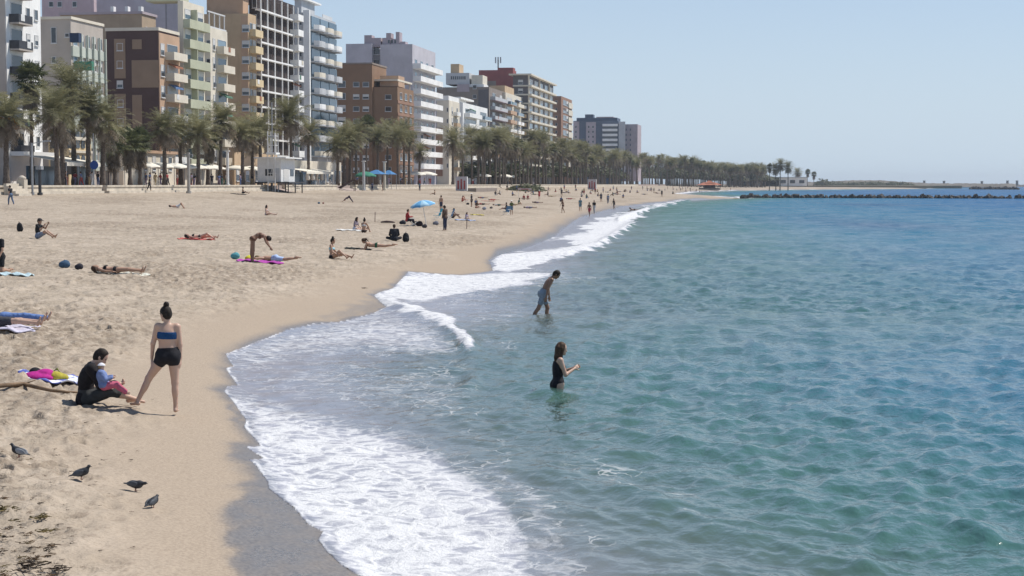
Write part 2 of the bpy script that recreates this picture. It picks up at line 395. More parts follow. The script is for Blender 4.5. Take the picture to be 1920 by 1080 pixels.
# facing: noise strengthens and weakens the reflection, painting far ripples in
rip = mth(nt, 'ADD', mth(nt, 'MULTIPLY', noise(nt, co, .55, 4, .7, (1, .30, 1)), .6), mth(nt, 'MULTIPLY', noise(nt, co, .16, 3, .6, (1, .35, 1)), .4))
facing = mth(nt, 'MAXIMUM', mth(nt, 'MULTIPLY_ADD', mth(nt, 'MULTIPLY', mth(nt, 'SUBTRACT', rip, .5), A('far_falloff')), 5.5, 1.0), .15)
fr = nd(nt, 'ShaderNodeFresnel', i_IOR=1.333); nt.links.new(bn.outputs[0], fr.inputs['Normal'])
wat = nd(nt, 'ShaderNodeMixShader'); nt.links.new(mth(nt, 'MINIMUM', mth(nt, 'MULTIPLY', fr.outputs[0], 1.3), mth(nt, 'MULTIPLY', mth(nt, 'MULTIPLY_ADD', A('far_falloff'), -.56, .82), facing)), wat.inputs[0]); nt.links.new(under.outputs[0], wat.inputs[1]); nt.links.new(gl.outputs[0], wat.inputs[2])
# foam: lacy threshold of two noises against the density
vo = nd(nt, 'ShaderNodeTexVoronoi', feature='DISTANCE_TO_EDGE'); vo.inputs['Scale'].default_value = 3.6
dst = nd(nt, 'ShaderNodeVectorMath', operation='ADD'); wob = nd(nt, 'ShaderNodeTexNoise'); wob.inputs['Scale'].default_value = 1.8; wob.inputs['Detail'].default_value = 4
nt.links.new(co, wob.inputs['Vector'])
sv = nd(nt, 'ShaderNodeVectorMath', operation='MULTIPLY_ADD'); sv.inputs[1].default_value = (.9, .9, 0); sv.inputs[2].default_value = (-.45, -.45, 0)
nt.links.new(wob.outputs['Color'], sv.inputs[0]); nt.links.new(co, dst.inputs[0]); nt.links.new(sv.outputs[0], dst.inputs[1])
mp = nd(nt, 'ShaderNodeMapping'); mp.inputs['Scale'].default_value = (.9, .8, 1); nt.links.new(dst.outputs[0], mp.inputs[0]); nt.links.new(mp.outputs[0], vo.inputs['Vector'])
f1 = noise(nt, dst.outputs[0], 2.6, 6, .72, (1, .7, 1)); f2 = noise(nt, co, 15, 4, .75, (1, .7, 1))
lace = mth(nt, 'SUBTRACT', 1.0, mth(nt, 'MULTIPLY', ramp(nt, vo.outputs[0], .0, .30), 1.0))
pat = mth(nt, 'ADD', mth(nt, 'ADD', mth(nt, 'MULTIPLY', f1, .85), mth(nt, 'MULTIPLY', lace, .22)), mth(nt, 'MULTIPLY', f2, .40))
ff = ramp(nt, mth(nt, 'ADD', pat, fo), 1.16, 1.66)
ff = mth(nt, 'MULTIPLY', ff, ramp(nt, fo, .06, .3))
line = mth(nt, 'MULTIPLY', mth(nt, 'SUBTRACT', 1.0, ramp(nt, vo.outputs[0], .01, .075)), mth(nt, 'MULTIPLY', ramp(nt, fo, .14, .34), ramp(nt, noise(nt, co, 1.1, 3, .6), .42, .62)))
streak = mth(nt, 'MULTIPLY', ramp(nt, noise(nt, dst.outputs[0], 3.0, 5, .7, (.55, 2.2, 1)), .56, .72), ramp(nt, fo, .22, .5))
ff = mth(nt, 'MAXIMUM', ff, mth(nt, 'MULTIPLY', mth(nt, 'MAXIMUM', mth(nt, 'MULTIPLY', line, .8), streak), .66))
fb = nd(nt, 'ShaderNodeBump', i_Distance=.12, i_Strength=.6); nt.links.new(pat, fb.inputs['Height'])
fd = nd(nt, 'ShaderNodeBsdfDiffuse'); nt.links.new(mixc(nt, ramp(nt, pat, .45, .85), (.38, .39, .43), (.66, .665, .67)), fd.inputs['Color']); nt.links.new(fb.outputs[0], fd.inputs['Normal'])
milk_sheen = nd(nt, 'ShaderNodeBsdfDiffuse'); milk_sheen.inputs['Color'].default_value = (.40, .405, .475, 1); mk = nd(nt, 'ShaderNodeMixShader')  # lavender of silt and bubbles, with the sky's reflection put into the colour
shal = mth(nt, 'MULTIPLY', mth(nt, 'SUBTRACT', 1.0, ramp(nt, dep, .10, .50)), .62)
nt.links.new(mth(nt, 'MULTIPLY', mth(nt, 'MAXIMUM', ramp(nt, fo, .3, .75), shal), mth(nt, 'MULTIPLY_ADD', f1, .8, .3)), mk.inputs[0]); nt.links.new(wat.outputs[0], mk.inputs[1]); nt.links.new(milk_sheen.outputs[0], mk.inputs[2])
fin = nd(nt, 'ShaderNodeMixShader'); nt.links.new(ff, fin.inputs[0]); nt.links.new(mk.outputs[0], fin.inputs[1]); nt.links.new(fd.outputs[0], fin.inputs[2])
cut = nd(nt, 'ShaderNodeMixShader'); t2 = nd(nt, 'ShaderNodeBsdfTransparent')
lim = ramp(nt, mth(nt, 'ADD', ed, mth(nt, 'MULTIPLY', mth(nt, 'SUBTRACT', f2, .5), .12)), -.02, .01)
nt.links.new(lim, cut.inputs[0]); nt.links.new(fin.outputs[0], cut.inputs[1]); nt.links.new(t2.outputs[0], cut.inputs[2])
out = nd(nt, 'ShaderNodeOutputMaterial'); nt.links.new(cut.outputs[0], out.inputs['Surface'])
tag(new_obj('sea', me, m), kind='structure')
# ------------------------------------------------------------------ promenade and sea wall
PZ = 3.62                                                   # promenade level
stone = simple_mat('cream_stone', (.56, .50, .41), .85, .12, .8, bump=.3)
paving = simple_mat('pink_paving', (.36, .29, .255), .85, .12, .6)
dark_metal = simple_mat('dark_metal', (.06, .06, .065), .5, .1, 3, .3)
grey_metal = simple_mat('grey_metal', (.34, .35, .36), .5, .1, 3, .3)
white_paint = simple_mat('white_paint', (.74, .74, .72), .6, .05, 2)
cream_canvas = simple_mat('cream_canvas', (.74, .70, .60), .85, .06, 1.2)
XF = -88.0
o = MB().box(-230, WALL_X-.5, 90, 1500, 1.0, PZ-.12).build('promenade', paving); tag(o, kind='structure')
tag(MB().box(-230, 150, 1500, 5200, -2.0, 2.3).build('far_shore_ground', simple_mat('scrub_ground', (.17, .15, .10), .9, .3, .02)), kind='structure')
# the wall: runs of stone with a coping, broken by sand ramps
runs = [(100, 183.2, 'cream stone sea wall at the foot of the tall white block'), (184.6, 246, 'long cream stone sea wall below the café awnings and the brown block'), (255, 286, 'short cream stone sea wall between the two sand ramps'),
        (297, 455, 'cream stone sea wall behind the white lifeguard cabin and the slide'), (458, 900, 'far cream stone sea wall under the dense palm row')]
for y0, y1, lab in runs:
    w = empty('sea_wall', (WALL_X, y0, 2.3), 0, lab, 'wall')
    L = y1-y0
    MB().box(-.5, -.0, 0, L, 0, 1.12).build('wall_face', stone, w)
    n = max(1, int(L/8))
    if y0 < 400:
        blk = MB().box(-.62, .10, .02, L/n-.02, 1.122, 1.32).mesh('coping_block')
        low = MB().box(-.02, .32, .02, L/n-.02, .0, .68).mesh('lower_block')
        for k in range(n):
            new_obj('coping_block', blk, stone, w, (0, k*L/n, 0)); new_obj('lower_block', low, stone, w, (0, k*L/n, 0))
    else:
        MB().box(-.62, .10, 0, L, 1.122, 1.32).build('coping', stone, w); MB().box(.002, .32, 0, L, 0, .68).build('lower_step', stone, w)
for ya, yb, lab in ((246, 255, 'pink paved ramp beside the grey beach shower post'), (286, 297, 'pink paved ramp beside the white lifeguard cabin')):
    t = MB().add([(-2.5,0,PZ-.13),(1.6,0,2.55),(1.6,yb-ya,2.55),(-2.5,yb-ya,PZ-.13),(-2.5,0,1.5),(1.6,0,1.5),(1.6,yb-ya,1.5),(-2.5,yb-ya,1.5)],
             [(0,1,2,3),(7,6,5,4),(0,4,5,1),(1,5,6,2),(2,6,7,3),(3,7,4,0)]).build('ramp', paving, None, (WALL_X, ya, 0)); tag(t, kind='structure')

# ------------------------------------------------------------------ buildings
def wall_mat(name, col, var=.10):
    m, nt, b = material(name); tc = nd(nt, 'ShaderNodeTexCoord')
    f = noise(nt, tc.outputs['Object'], .35, 5, .6); st = noise(nt, tc.outputs['Object'], 1.2, 4, .6, (1, 1, .12))
    c = mixc(nt, ramp(nt, f, .3, .7), tuple(x*(1-var) for x in col), tuple(min(1, x*(1+var*.7)) for x in col))
    c = mixc(nt, mth(nt, 'MULTIPLY', ramp(nt, st, .55, .75), .22), c, tuple(x*.6 for x in col))
    nt.links.new(c, b.inputs['Base Color']); b.inputs['Roughness'].default_value = .85; b.inputs['Specular IOR Level'].default_value = .2
    return m
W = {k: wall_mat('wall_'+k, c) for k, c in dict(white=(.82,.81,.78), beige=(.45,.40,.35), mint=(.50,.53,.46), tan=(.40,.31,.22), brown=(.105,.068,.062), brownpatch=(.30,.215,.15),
     lilac=(.49,.47,.50), greygreen=(.47,.48,.35), cream=(.68,.62,.51), ochre=(.53,.39,.25), orange=(.50,.34,.23), dark=(.055,.042,.04), palegrey=(.50,.51,.52), brick=(.26,.165,.105), redbrick=(.31,.185,.13),
     taupe=(.26,.22,.19), red=(.30,.10,.095), slate=(.10,.13,.18), mauve=(.42,.36,.38), yellow=(.66,.53,.33), pink=(.50,.40,.42), greyblock=(.30,.29,.30), charcoal=(.15,.14,.145)).items()}
m, nt, b = material('window_glass'); b.inputs['Base Color'].default_value = (.03, .04, .05, 1); b.inputs['Roughness'].default_value = .12
b.inputs['Specular IOR Level'].default_value = .7; GLASS = m
tc = nd(nt, 'ShaderNodeObjectInfo'); nt.links.new(mixc(nt, tc.outputs['Random'], (.018, .022, .03), (.075, .09, .105)), b.inputs['Base Color'])
m, nt, b = material('blue_glass'); b.inputs['Roughness'].default_value = .1; BGLASS = m
tc = nd(nt, 'ShaderNodeObjectInfo'); nt.links.new(mixc(nt, tc.outputs['Random'], (.05, .10, .15), (.22, .30, .36)), b.inputs['Base Color'])
SHUT = simple_mat('shutter', (.62, .61, .58), .6, .06, 4); SHUTD = simple_mat('dark_shutter', (.14, .10, .08), .6, .1, 4)
FRAME = simple_mat('window_frame', (.6, .6, .59), .5, .05, 4)
_mc = {}
def win_mesh(w, h):
    k = ('w', round(w, 2), round(h, 2))
    if k not in _mc:
        a, b2, t = w/2, h/2, .07
        f = MB().box(-a, -a+t, 0, .08, -b2, b2).box(a-t, a, 0, .08, -b2, b2).box(-a+t, a-t, 0, .08, b2-t, b2).box(-a+t, a-t, 0, .08, -b2, -b2+t)
        f.box(-a-.06, a+.06, 0, .16, -b2-.09, -b2-.002)
        p = MB().box(-a+t, a-t, .0, .03, -b2+t, b2-t); s = MB().box(-a+t, a-t, .031, .055, -b2+t+(h-2*t)*.45, b2-t)
        _mc[k] = (f.mesh('window'), p.mesh('pane'), s.mesh('shutter'))
    return _mc[k]
def bal_mesh(w, d, ph):
    k = ('b', round(w, 2), round(d, 2), round(ph, 2))
    if k not in _mc:
        a = w/2
        sl = MB().box(-a, a, 0, d, -.18, 0).mesh('balcony')
        pr = MB().box(-a+.01, a-.01, d-.1, d-.01, .002, ph).box(-a+.01, -a+.1, .01, d-.101, .002, ph).box(a-.1, a-.01, .01, d-.101, .002, ph).mesh('parapet')
        _mc[k] = (sl, pr)
    return _mc[k]
rnd = random.Random(5)
AWN = [simple_mat('awning_'+n, c, .85, .1, 2) for n, c in (('cream', (.6,.55,.45)), ('green', (.10,.2,.14)), ('blue', (.12,.2,.36)), ('white', (.68,.68,.66)), ('rust', (.34,.15,.09)))]
def aw_mesh(w):
    k = ('aw', round(w, 1))
    if k not in _mc: a = w/2; _mc[k] = MB().add([(-a,.02,2.5),(a,.02,2.5),(a,1.25,1.95),(-a,1.25,1.95),(-a,.02,2.46),(a,.02,2.46),(a,1.25,1.7),(-a,1.25,1.7)], [(3,2,1,0),(4,5,6,7),(0,1,5,4),(1,2,6,5),(2,3,7,6),(3,0,4,7)]).mesh('awning')
    return _mc[k]
ac_mesh = MB().box(-.4, .4, -.15, .15, 0, .55).mesh('air_conditioner')
class Bld:
    def __init__(s, name, label, mat, xc, xr, xg, ytop, xf=XF, yback=None, zb=PZ-.1, part='wall', cat='building'):
        s.xf = xf; s.Y0 = on_x(xc, HOR, xf).y; s.Y1 = on_x(xr, HOR, xf).y
        s.xb = at_y(xg, HOR, s.Y0).x; s.top = on_x(xc, ytop, xf).z; s.zb = zb; s.px = F/ (FW.dot(Vector((xf, s.Y0, 0)))); s.wallmat = mat
        s.root = empty(name, ((s.xf+s.xb)/2, (s.Y0+s.Y1)/2, zb), 0, label, cat); s.n = 0
        s.block(part, mat, s.xb, s.xf, s.Y0, s.Y1, zb, s.top)
    def L(s, x, y, z): return (x-s.root.location.x, y-s.root.location.y, z-s.root.location.z)
    def block(s, part, mat, x0, x1, y0, y1, z0, z1):
        a = s.L(x0, y0, z0); b = s.L(x1, y1, z1)
        return MB().box(a[0], b[0], a[1], b[1], a[2], b[2]).build(part, mat, s.root)
    def blk_px(s, part, mat, pxa, pxb, pya, pyb, deep=None, yf=None, proud=0.0):
        """block standing on the plane of the gable, outlined by pixel"""
        Yp = (yf if yf is not None else s.Y0); a = at_y(pxa, pya, Yp); b = at_y(pxb, pyb, Yp)
        return s.block(part, mat, min(a.x, b.x), max(a.x, b.x), Yp-proud, Yp+(deep if deep else .0), min(a.z, b.z), max(a.z, b.z))
    def place(s, me, name, mat, face, u, z, parent=None, out=0.0):
        o = new_obj(name, me, mat, parent or s.root)
        if parent is None:
            if face == 'sea': o.location = s.L(s.xf+out, u, z); o.rotation_euler = (0, 0, -math.pi/2)
            else: o.location = s.L(u, s.Y0-out, z); o.rotation_euler = (0, 0, math.pi)
        return o
    def win(s, face, u, z, w, h, shutter=None, pane=None, frame=None):
        f, p, sh = win_mesh(w, h)
        o = s.place(f, 'window', frame or FRAME, face, u, z); new_obj('pane', p, pane or GLASS, o)
        if shutter: new_obj('shutter', sh, shutter, o)
        return o
    def gwin(s, pxc, pyc, wpx, hpx, shutter=None):
        c = at_y(pxc, pyc, s.Y0); k = s.px
        return s.win('gable', c.x, c.z, wpx/k, hpx/k, shutter)
    def balc(s, face, u, z, w, d, ph, mat, pmat=None):
        sl, pr = bal_mesh(w, d, ph)
        o = s.place(sl, 'balcony', mat, face, u, z); new_obj('parapet', pr, pmat or mat, o)
        if rnd.random() < .22: new_obj('awning', aw_mesh(min(w*.8, 3.2)), rnd.choice(AWN), o)
        if rnd.random() < .35: new_obj('air_conditioner', ac_mesh, FRAME, o, (rnd.uniform(-.3, .3)*w, .3, .35))
        if rnd.random() < .30: new_obj('laundry', MB().box(-.5, .5, d+.01, d+.03, ph-.75, ph).mesh('laundry') if ('ld', d, ph) not in _mc else _mc[('ld', d, ph)], rnd.choice(AWN), o, (rnd.uniform(-.3, .3)*w, 0, 0))
        return o
    def levels(s, fh, top_gap=.8, zmin=None):
        z = s.top-top_gap-fh; r = []
        while z > (zmin or s.zb+2.5): r.append(z); z -= fh
        return r
    def roof(s, mat, over=.15, h=.35):
        x0, x1 = s.xb-over, s.xf+over
        return s.block('cornice', mat, x0, x1, s.Y0-over, s.Y1+over, s.top+.002, s.top+h)
    def u(s, f): return s.Y0+(s.Y1-s.Y0)*f
def rail_block(B, part, mat, z, h=1.0):
    t = .08
    B.block(part, mat, B.xf-t-.1, B.xf-.1, B.Y0+.1, B.Y1-.1, z, z+h)
    B.block(part, mat, B.xb+.1, B.xf-.2, B.Y0+.1, B.Y0+.1+t, z, z+h)
pick = lambda *a: rnd.choice(a)

# tall white block, left edge
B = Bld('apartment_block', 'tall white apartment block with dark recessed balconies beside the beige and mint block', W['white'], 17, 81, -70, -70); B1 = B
B.block('gable_face', W['beige'], B.xb, B.xf-.1, B.Y0-.12, B.Y0-.002, B.zb, B.top-.5)  # darker plate: the shade on the white block's gable put into its colour
for z in B.levels(3.0):
    B.win('sea', B.u(.28), z+1.2, 2.9, 2.3, None); B.balc('sea', B.u(.28), z, 3.7, 1.2, .95, W['beige'], pick(dark_metal, W['beige'], dark_metal))
    B.win('sea', B.u(.62), z+1.5, .95, 1.25, pick(SHUT, None)); B.win('sea', B.u(.86), z+1.5, .95, 1.25, pick(SHUT, None, None))
B.block('canopy', W['white'], B.xf, B.xf+1.6, B.Y0+.5, B.Y1-.3, 7.0, 7.5)
# beige and mint block
B = Bld('apartment_block', 'beige gabled block with mint green striped sea front behind the tall fruiting palm', W['beige'], 137, 197, 60, 37)
B.roof(W['cream'])
for z in B.levels(2.85):
    B.block('spandrel', W['mint'], B.xf, B.xf+.25, B.Y0+.05, B.Y1-.1, z-.9, z+.35)
    for f in (.12, .31, .5, .69, .88):
        B.win('sea', B.u(f), z+1.22, 1.35, 1.55, pick(None, SHUT), pick(GLASS, BGLASS))
        B.block('green_fin', W['mint'], B.xf+.26, B.xf+.5, B.u(f)+1.0, B.u(f)+1.2, z-.9, z+2.0)
c = B.gwin(126, 66, 9, 8); B.gwin(101, 66, 11, 30); B.gwin(101, 112, 9, 12)
o = B.blk_px('awning', simple_mat('navy_canvas', (.03, .05, .1), .8), 136, 153, 63, 80, None, None, .9)
B.blk_px('balcony_screen', simple_mat('green_canvas', (.05, .22, .15), .8), 143, 176, 116, 132, None, None, .7)
# tan slab behind the brown block
B = Bld('apartment_block', 'flat roofed tan block rising behind the dark brown block with tan panels', W['tan'], 270, 296, 118, 27, -101)
B.roof(W['mauve'], .2, .4)
for z in B.levels(3.0)[:4]: B.win('sea', B.u(.35), z+1.2, 1.2, 1.4, SHUT); B.win('sea', B.u(.75), z+1.2, 1.2, 1.4)
for px in (210, 237, 262): B.blk_px('roof_vent', white_paint, px-3, px+3, 12, 25, 1.0)
# tall grey lilac slab behind
B = Bld('apartment_block', 'tall plain lilac grey slab standing behind the tan block', W['lilac'], 344, 352, 183, -40, -112)
B.block('wall_joint', W['greyblock'], at_y(310, 0, B.Y0).x, at_y(312, 0, B.Y0).x, B.Y0-.05, B.Y0-.002, B.zb, B.top)
B = Bld('apartment_block', 'pale pink block seen between the white block and the lilac slab', W['pink'], 181, 186, 84, -30, -125)
for px in (96, 112, 140): B.gwin(px, 8, 9, 10)
# dark brown block with tan panels
B = Bld('apartment_block', 'dark brown block with tan panels on its windowless gable', W['brown'], 300, 338, 203, 58)
B.roof(W['cream'], .12, .45)
for a in ((248,266,74,92), (247,298,113,164), (248,267,178,240), (214,236,73,147), (215,237,176,262)): B.blk_px('gable_panel', W['brownpatch'], *a, None, None, .07)
for px, py, sh in ((225,88,None), (225,121,SHUT), (225,158,SHUT), (226,194,SHUT), (226,229,SHUT)): B.gwin(px, py, 12, 14, sh)
B.block('front_face', W['orange'], B.xf+.002, B.xf+.15, B.Y0+.02, B.Y1-.02, B.zb, B.top-.3)
for i, z in enumerate(B.levels(3.0)):
    B.win('sea', B.u(.14), z+1.2, 1.5, 1.7, SHUT).location.x += .15
    B.win('sea', B.u(.62), z+1.1, 4.2, 2.1, pick(None, SHUT)).location.x += .15
    B.balc('sea', B.u(.62), z, 5.6, 1.5, .95, W['cream'], pick(W['cream'], BGLASS, W['white']))
# green and cream block
B = Bld('apartment_block', 'tall block with olive green balcony bands and cream edge', W['cream'], 347, 386, 337, 2); 
for z in B.levels(2.95):
    B.block('green_band', W['greygreen'], B.xf, B.xf+1.0, B.u(.0)+.1, B.Y1-.1, z-.25, z+1.05)
    for f in (.2, .5, .8): B.win('sea', B.u(f), z+1.9, 2.4, 1.5, pick(None, SHUT, SHUT), pick(GLASS, BGLASS))
    B.block('bay_divider', W['greygreen'], B.xf+.0, B.xf+.95, B.u(.36), B.u(.36)+.25, z+1.052, z+2.69)
B.block('roof_room', W['greygreen'], B.xf-6, B.xf-.6, B.Y0+.5, B.u(.45), B.top+.002, B.top+3)
# cream low neighbour
B = Bld('apartment_block', 'cream block with rounded white balconies and roof pergola', W['cream'], 397, 429, 380, 52)
for z in B.levels(2.9):
    B.win('sea', B.u(.2), z+1.2, 1.1, 1.8, SHUT); B.win('sea', B.u(.66), z+1.1, 4.0, 2.1, None, BGLASS); B.balc('sea', B.u(.66), z, 5.4, 1.3, 1.0, W['cream'], W['cream'])
    B.gwin(391, HOR-(z+1.3-CAMH)*B.px, 8, 14, pick(SHUT, None))
rail_block(B, 'roof_rail', FRAME, B.top+.002, .25)
for f in (.1, .4, .7, .98): B.block('pergola_post', FRAME, B.xf-.5, B.xf-.35, B.u(f)-.1, B.u(f)+.05, B.top+.253, B.top+2.4)
B.block('pergola_beam', FRAME, B.xf-.6, B.xf-.3, B.Y0, B.Y1, B.top+2.402, B.top+2.6)
# ochre block
B = Bld('apartment_block', 'ochre block with orange window strip beside the black and white grid block', W['ochre'], 468, 483.4, 366, 26)
B.block('penthouse', W['orange'], B.xb+2, B.xf-1.2, B.Y0+1, B.Y1-.5, B.top+.002, B.top+2.9); B.block('roof_slab', W['ochre'], B.xb+1.5, B.xf-.8, B.Y0+.6, B.Y1-.2, B.top+2.902, B.top+3.5)
B.blk_px('window_strip', W['orange'], 452, 467.5, 30, 330, None, None, .1)
for k in range(9):
    o = B.gwin(461, 53+k*29.7, 14, 13, SHUT); o.location.y -= .1
for z in B.levels(2.75):
    B.win('sea', B.u(.3), z+1.2, 1.2, 1.8); B.balc('sea', B.u(.6), z, 4.2, 1.1, 1.0, W['yellow'], W['yellow']); B.win('sea', B.u(.7), z+1.1, 1.6, 2.0, SHUT)
B.block('stair_head', W['cream'], B.xf-9, B.xf-4, B.u(.3), B.Y1, B.top+3.502, B.top+5.2)
# black and white grid block
B = Bld('apartment_block', 'dark apartment block faced with a white balcony grid', W['dark'], 484.4, 555, 470, -14)
zs = B.levels(2.72, .3)
for z in zs:
    B.block('white_slab', W['white'], B.xf-.3, B.xf+.75, B.Y0-.02, B.Y1+.02, z-.06, z+.22)
    for f in (.05, .25, .45, .63, .81): 
        B.win('sea', B.u(f+.08), z+1.35, 2.2, 2.1, None, W['dark'], SHUTD)
    B.balc('sea', B.u(.92), z+.225, 3.4, 1.7, .95, W['white'], W['white']).location.x += .0
    B.gwin(477, HOR-(z+1.4-CAMH)*B.px, 9, 18)
for f in (.0, .17, .35, .54, .70, .86, .985):
    for i, z in enumerate(zs): B.block('white_post', W['white'], B.xf+.56, B.xf+.73, B.u(f), B.u(f)+.26, z+.222, z+2.658)
B.block('roof_room', W['palegrey'], B.xf-8, B.xf-1.5, B.u(.1), B.u(.9), B.top+.002, B.top+2.6)
# grey tower with curved balconies
B = Bld('apartment_tower', 'pale grey tower with curved blue glazed balconies beside the brick block', W['palegrey'], 580, 631, 548, 24)
B.block('corner_pier', W['white'], B.xf-.9, B.xf+.3, B.Y0-.3, B.Y0+.4, B.zb, B.top+.4)
def arc_poly(L, d, n=7): return [(-L/2, 0)] + [(-L/2+L*i/n, d*(1-((2*i/n)-1)**4)**.5 if 0 < i < n else d*.45) for i in range(n+1)] + [(L/2, 0)]
Lb = (B.Y1-B.Y0-1)/3.0
sl = MB().prism(arc_poly(Lb-.25, 1.9), -.15, .12).mesh('balcony')
p0 = arc_poly(Lb-.25, 1.85)[1:-1]; pa = MB()
for (x0, y0), (x1, y1) in zip(p0[:-1], p0[1:]): pa.bar((x0, y0, .55), (x1, y1, .55), .1, .86)
pa = pa.mesh('parapet'); gl_ = MB().box(-Lb/2+.3, Lb/2-.3, .0, .35, .15, 2.6).mesh('glazing')
for z in B.levels(2.95, .2):
    for k in range(3):
        u = B.Y0+.8+Lb*(k+.5)
        o = B.place(sl, 'balcony', W['palegrey'], 'sea', u, z); new_obj('parapet', pa, pick(W['palegrey'], W['white'], W['cream']), o); new_obj('glazing', gl_, BGLASS, o)
    B.gwin(564, HOR-(z+1.4-CAMH)*B.px, 5, 9, None)
B.block('penthouse', W['palegrey'], B.xb+.5, B.xf-1.5, B.Y0+.8, B.u(.5), B.top+.002, B.top+2.5); B.block('roof_slab', W['white'], B.xb, B.xf-.8, B.Y0+.3, B.u(.62), B.top+2.502, B.top+2.8)
B.block('roof_terrace_rail', FRAME, B.xf-.7, B.xf-.6, B.u(.63), B.Y1-.2, B.top+.002, B.top+.9)
# lilac block behind the brick one
B = Bld('apartment_block', 'lilac white block with long white balconies rising behind the brick block', W['lilac'], 774, 817, 714, 83, -87)
for i, z in enumerate(B.levels(2.95, 2.6)):
    B.balc('sea', B.u(.5), z, B.Y1-B.Y0-.5, 2.0, 1.05, W['white'], W['white'])
    for f in (.14, .38, .62, .86): B.win('sea', B.u(f), z+1.15, 2.6, 2.2, None, pick(GLASS, BGLASS))
B.block('window_bay', W['greyblock'], at_y(698, 0, B.Y0+2).x, B.xb-.02, B.Y0+1.5, B.Y0+6, B.zb, B.top-1)
for k in range(9):
    c = at_y(706, 96+k*21.5, B.Y0+1.5); o = B.win('gable', c.x, c.z, 1.5, 1.6); o.location.y += 1.5
B.block('side_wing', W['lilac'], at_y(648, 0, B.Y0).x, at_y(697, 0, B.Y0).x, B.Y0, B.Y0+12, B.zb, at_y(670, 82, B.Y0).z)
for a in ((683,697,66,83), (697,714,71,88), (717,732,71,83), (724,733,62,71), (733,749,73,83), (742,749,60,73), (750,760,78,83)):
    B.blk_px('roof_structure', W['mauve'], *a, 3.0, B.Y0+1.0)
for px in (729, 735, 741): B.blk_px('roof_opening', GLASS, px-1.6, px+1.6, 75, 81, None, B.Y0+.99, .05)
# brick block
B = Bld('brick_block', 'brown brick apartment block with stepped roof terrace', W['brick'], 746, 776, 698, 163, -83)
B.block('tall_wing', W['brick'], at_y(630, 0, B.Y0).x, at_y(698, 0, B.Y0).x-.002, B.Y0-.5, B.Y0+13, B.zb, at_y(660, 121, B.Y0).z)
B.block('wing_coping', W['taupe'], at_y(628, 0, B.Y0).x, at_y(699, 0, B.Y0).x, B.Y0-.8, B.Y0+13.3, at_y(660, 121, B.Y0).z+.002, at_y(660, 118, B.Y0).z)
B.blk_px('roof_terrace_room', W['orange'], 712, 747, 142, 162, 6.0, B.Y0+2.5)
B.block('terrace_canopy', W['cream'], B.xf-7, B.xf-.3, B.Y0+1.5, B.Y1, on_x(746, 151, B.xf).z, on_x(746, 147.5, B.xf).z)
for f in (.2, .6, .95): B.block('canopy_post', W['cream'], B.xf-.8, B.xf-.6, B.u(f)-.1, B.u(f)+.1, B.top+.002, on_x(746, 151, B.xf).z-.002)
for k in range(8):
    py = 182+k*22.6
    B.gwin(728, py, 12, 9, pick(None, SHUTD, None))
    for px in (669, 687):
        o = B.gwin(px, py-23.5+k*.3, 12, 9, pick(SHUT, SHUT, None)); o.location.y -= .5
    o = B.gwin(642, py-24, 15, 12, pick(SHUT, None)); o.location.y -= .5
    z = on_x(760, py, B.xf).z
    for f in (.2, .5, .8): B.win('sea', B.u(f), z, 2.2, 1.5, pick(SHUTD, None))
    B.block('brick_band', W['redbrick'], B.xf+.002, B.xf+.12, B.Y0+.02, B.Y1-.02, z-1.7, z-1.05)
# grey and cream pair
B = Bld('apartment_block', 'cream block with grey gable and white roof railing', W['cream'], 842, 862, 816, 188, -86)
B.block('gable_face', W['lilac'], B.xb, B.xf-3.2, B.Y0-.1, B.Y0-.002, B.zb, B.top-.3); B.blk_px('gable_base', W['redbrick'], 816, 830, 240, 330, None, None, .2)
rail_block(B, 'roof_rail', W['white'], B.top+.002, 1.2)
for z in B.levels(2.9):
    B.win('sea', B.u(.3), z+1.2, 1.5, 1.9, SHUT); B.win('sea', B.u(.75), z+1.2, 1.5, 1.9); B.gwin(839, HOR-(z+1.3-CAMH)*B.px, 3.2, 8)
    B.balc('sea', B.u(.6), z, 5, 1.0, .95, W['cream'], pick(W['white'], W['ochre']))
B = Bld('apartment_block', 'white block with deep shaded balconies and curved roof canopy', W['white'], 868, 914, 858, 192, -86.5)
for z in B.levels(2.9):
    B.balc('sea', B.u(.3), z, (B.Y1-B.Y0)*.5, 1.6, .95, W['white'], W['white']); B.win('sea', B.u(.3), z+1.2, (B.Y1-B.Y0)*.42, 2.2)
    B.balc('sea', B.u(.82), z, (B.Y1-B.Y0)*.3, 1.6, .95, W['white'], pick(BGLASS, W['white'])); B.win('sea', B.u(.82), z+1.2, (B.Y1-B.Y0)*.26, 2.2)
B.block('roof_canopy', W['white'], B.xf-9, B.xf-.5, B.Y0, B.u(.5), B.top+1.0, B.top+1.5); B.block('roof_room', W['white'], B.xf-8, B.xf-2, B.Y0+1, B.u(.4), B.top+.002, B.top+.998)
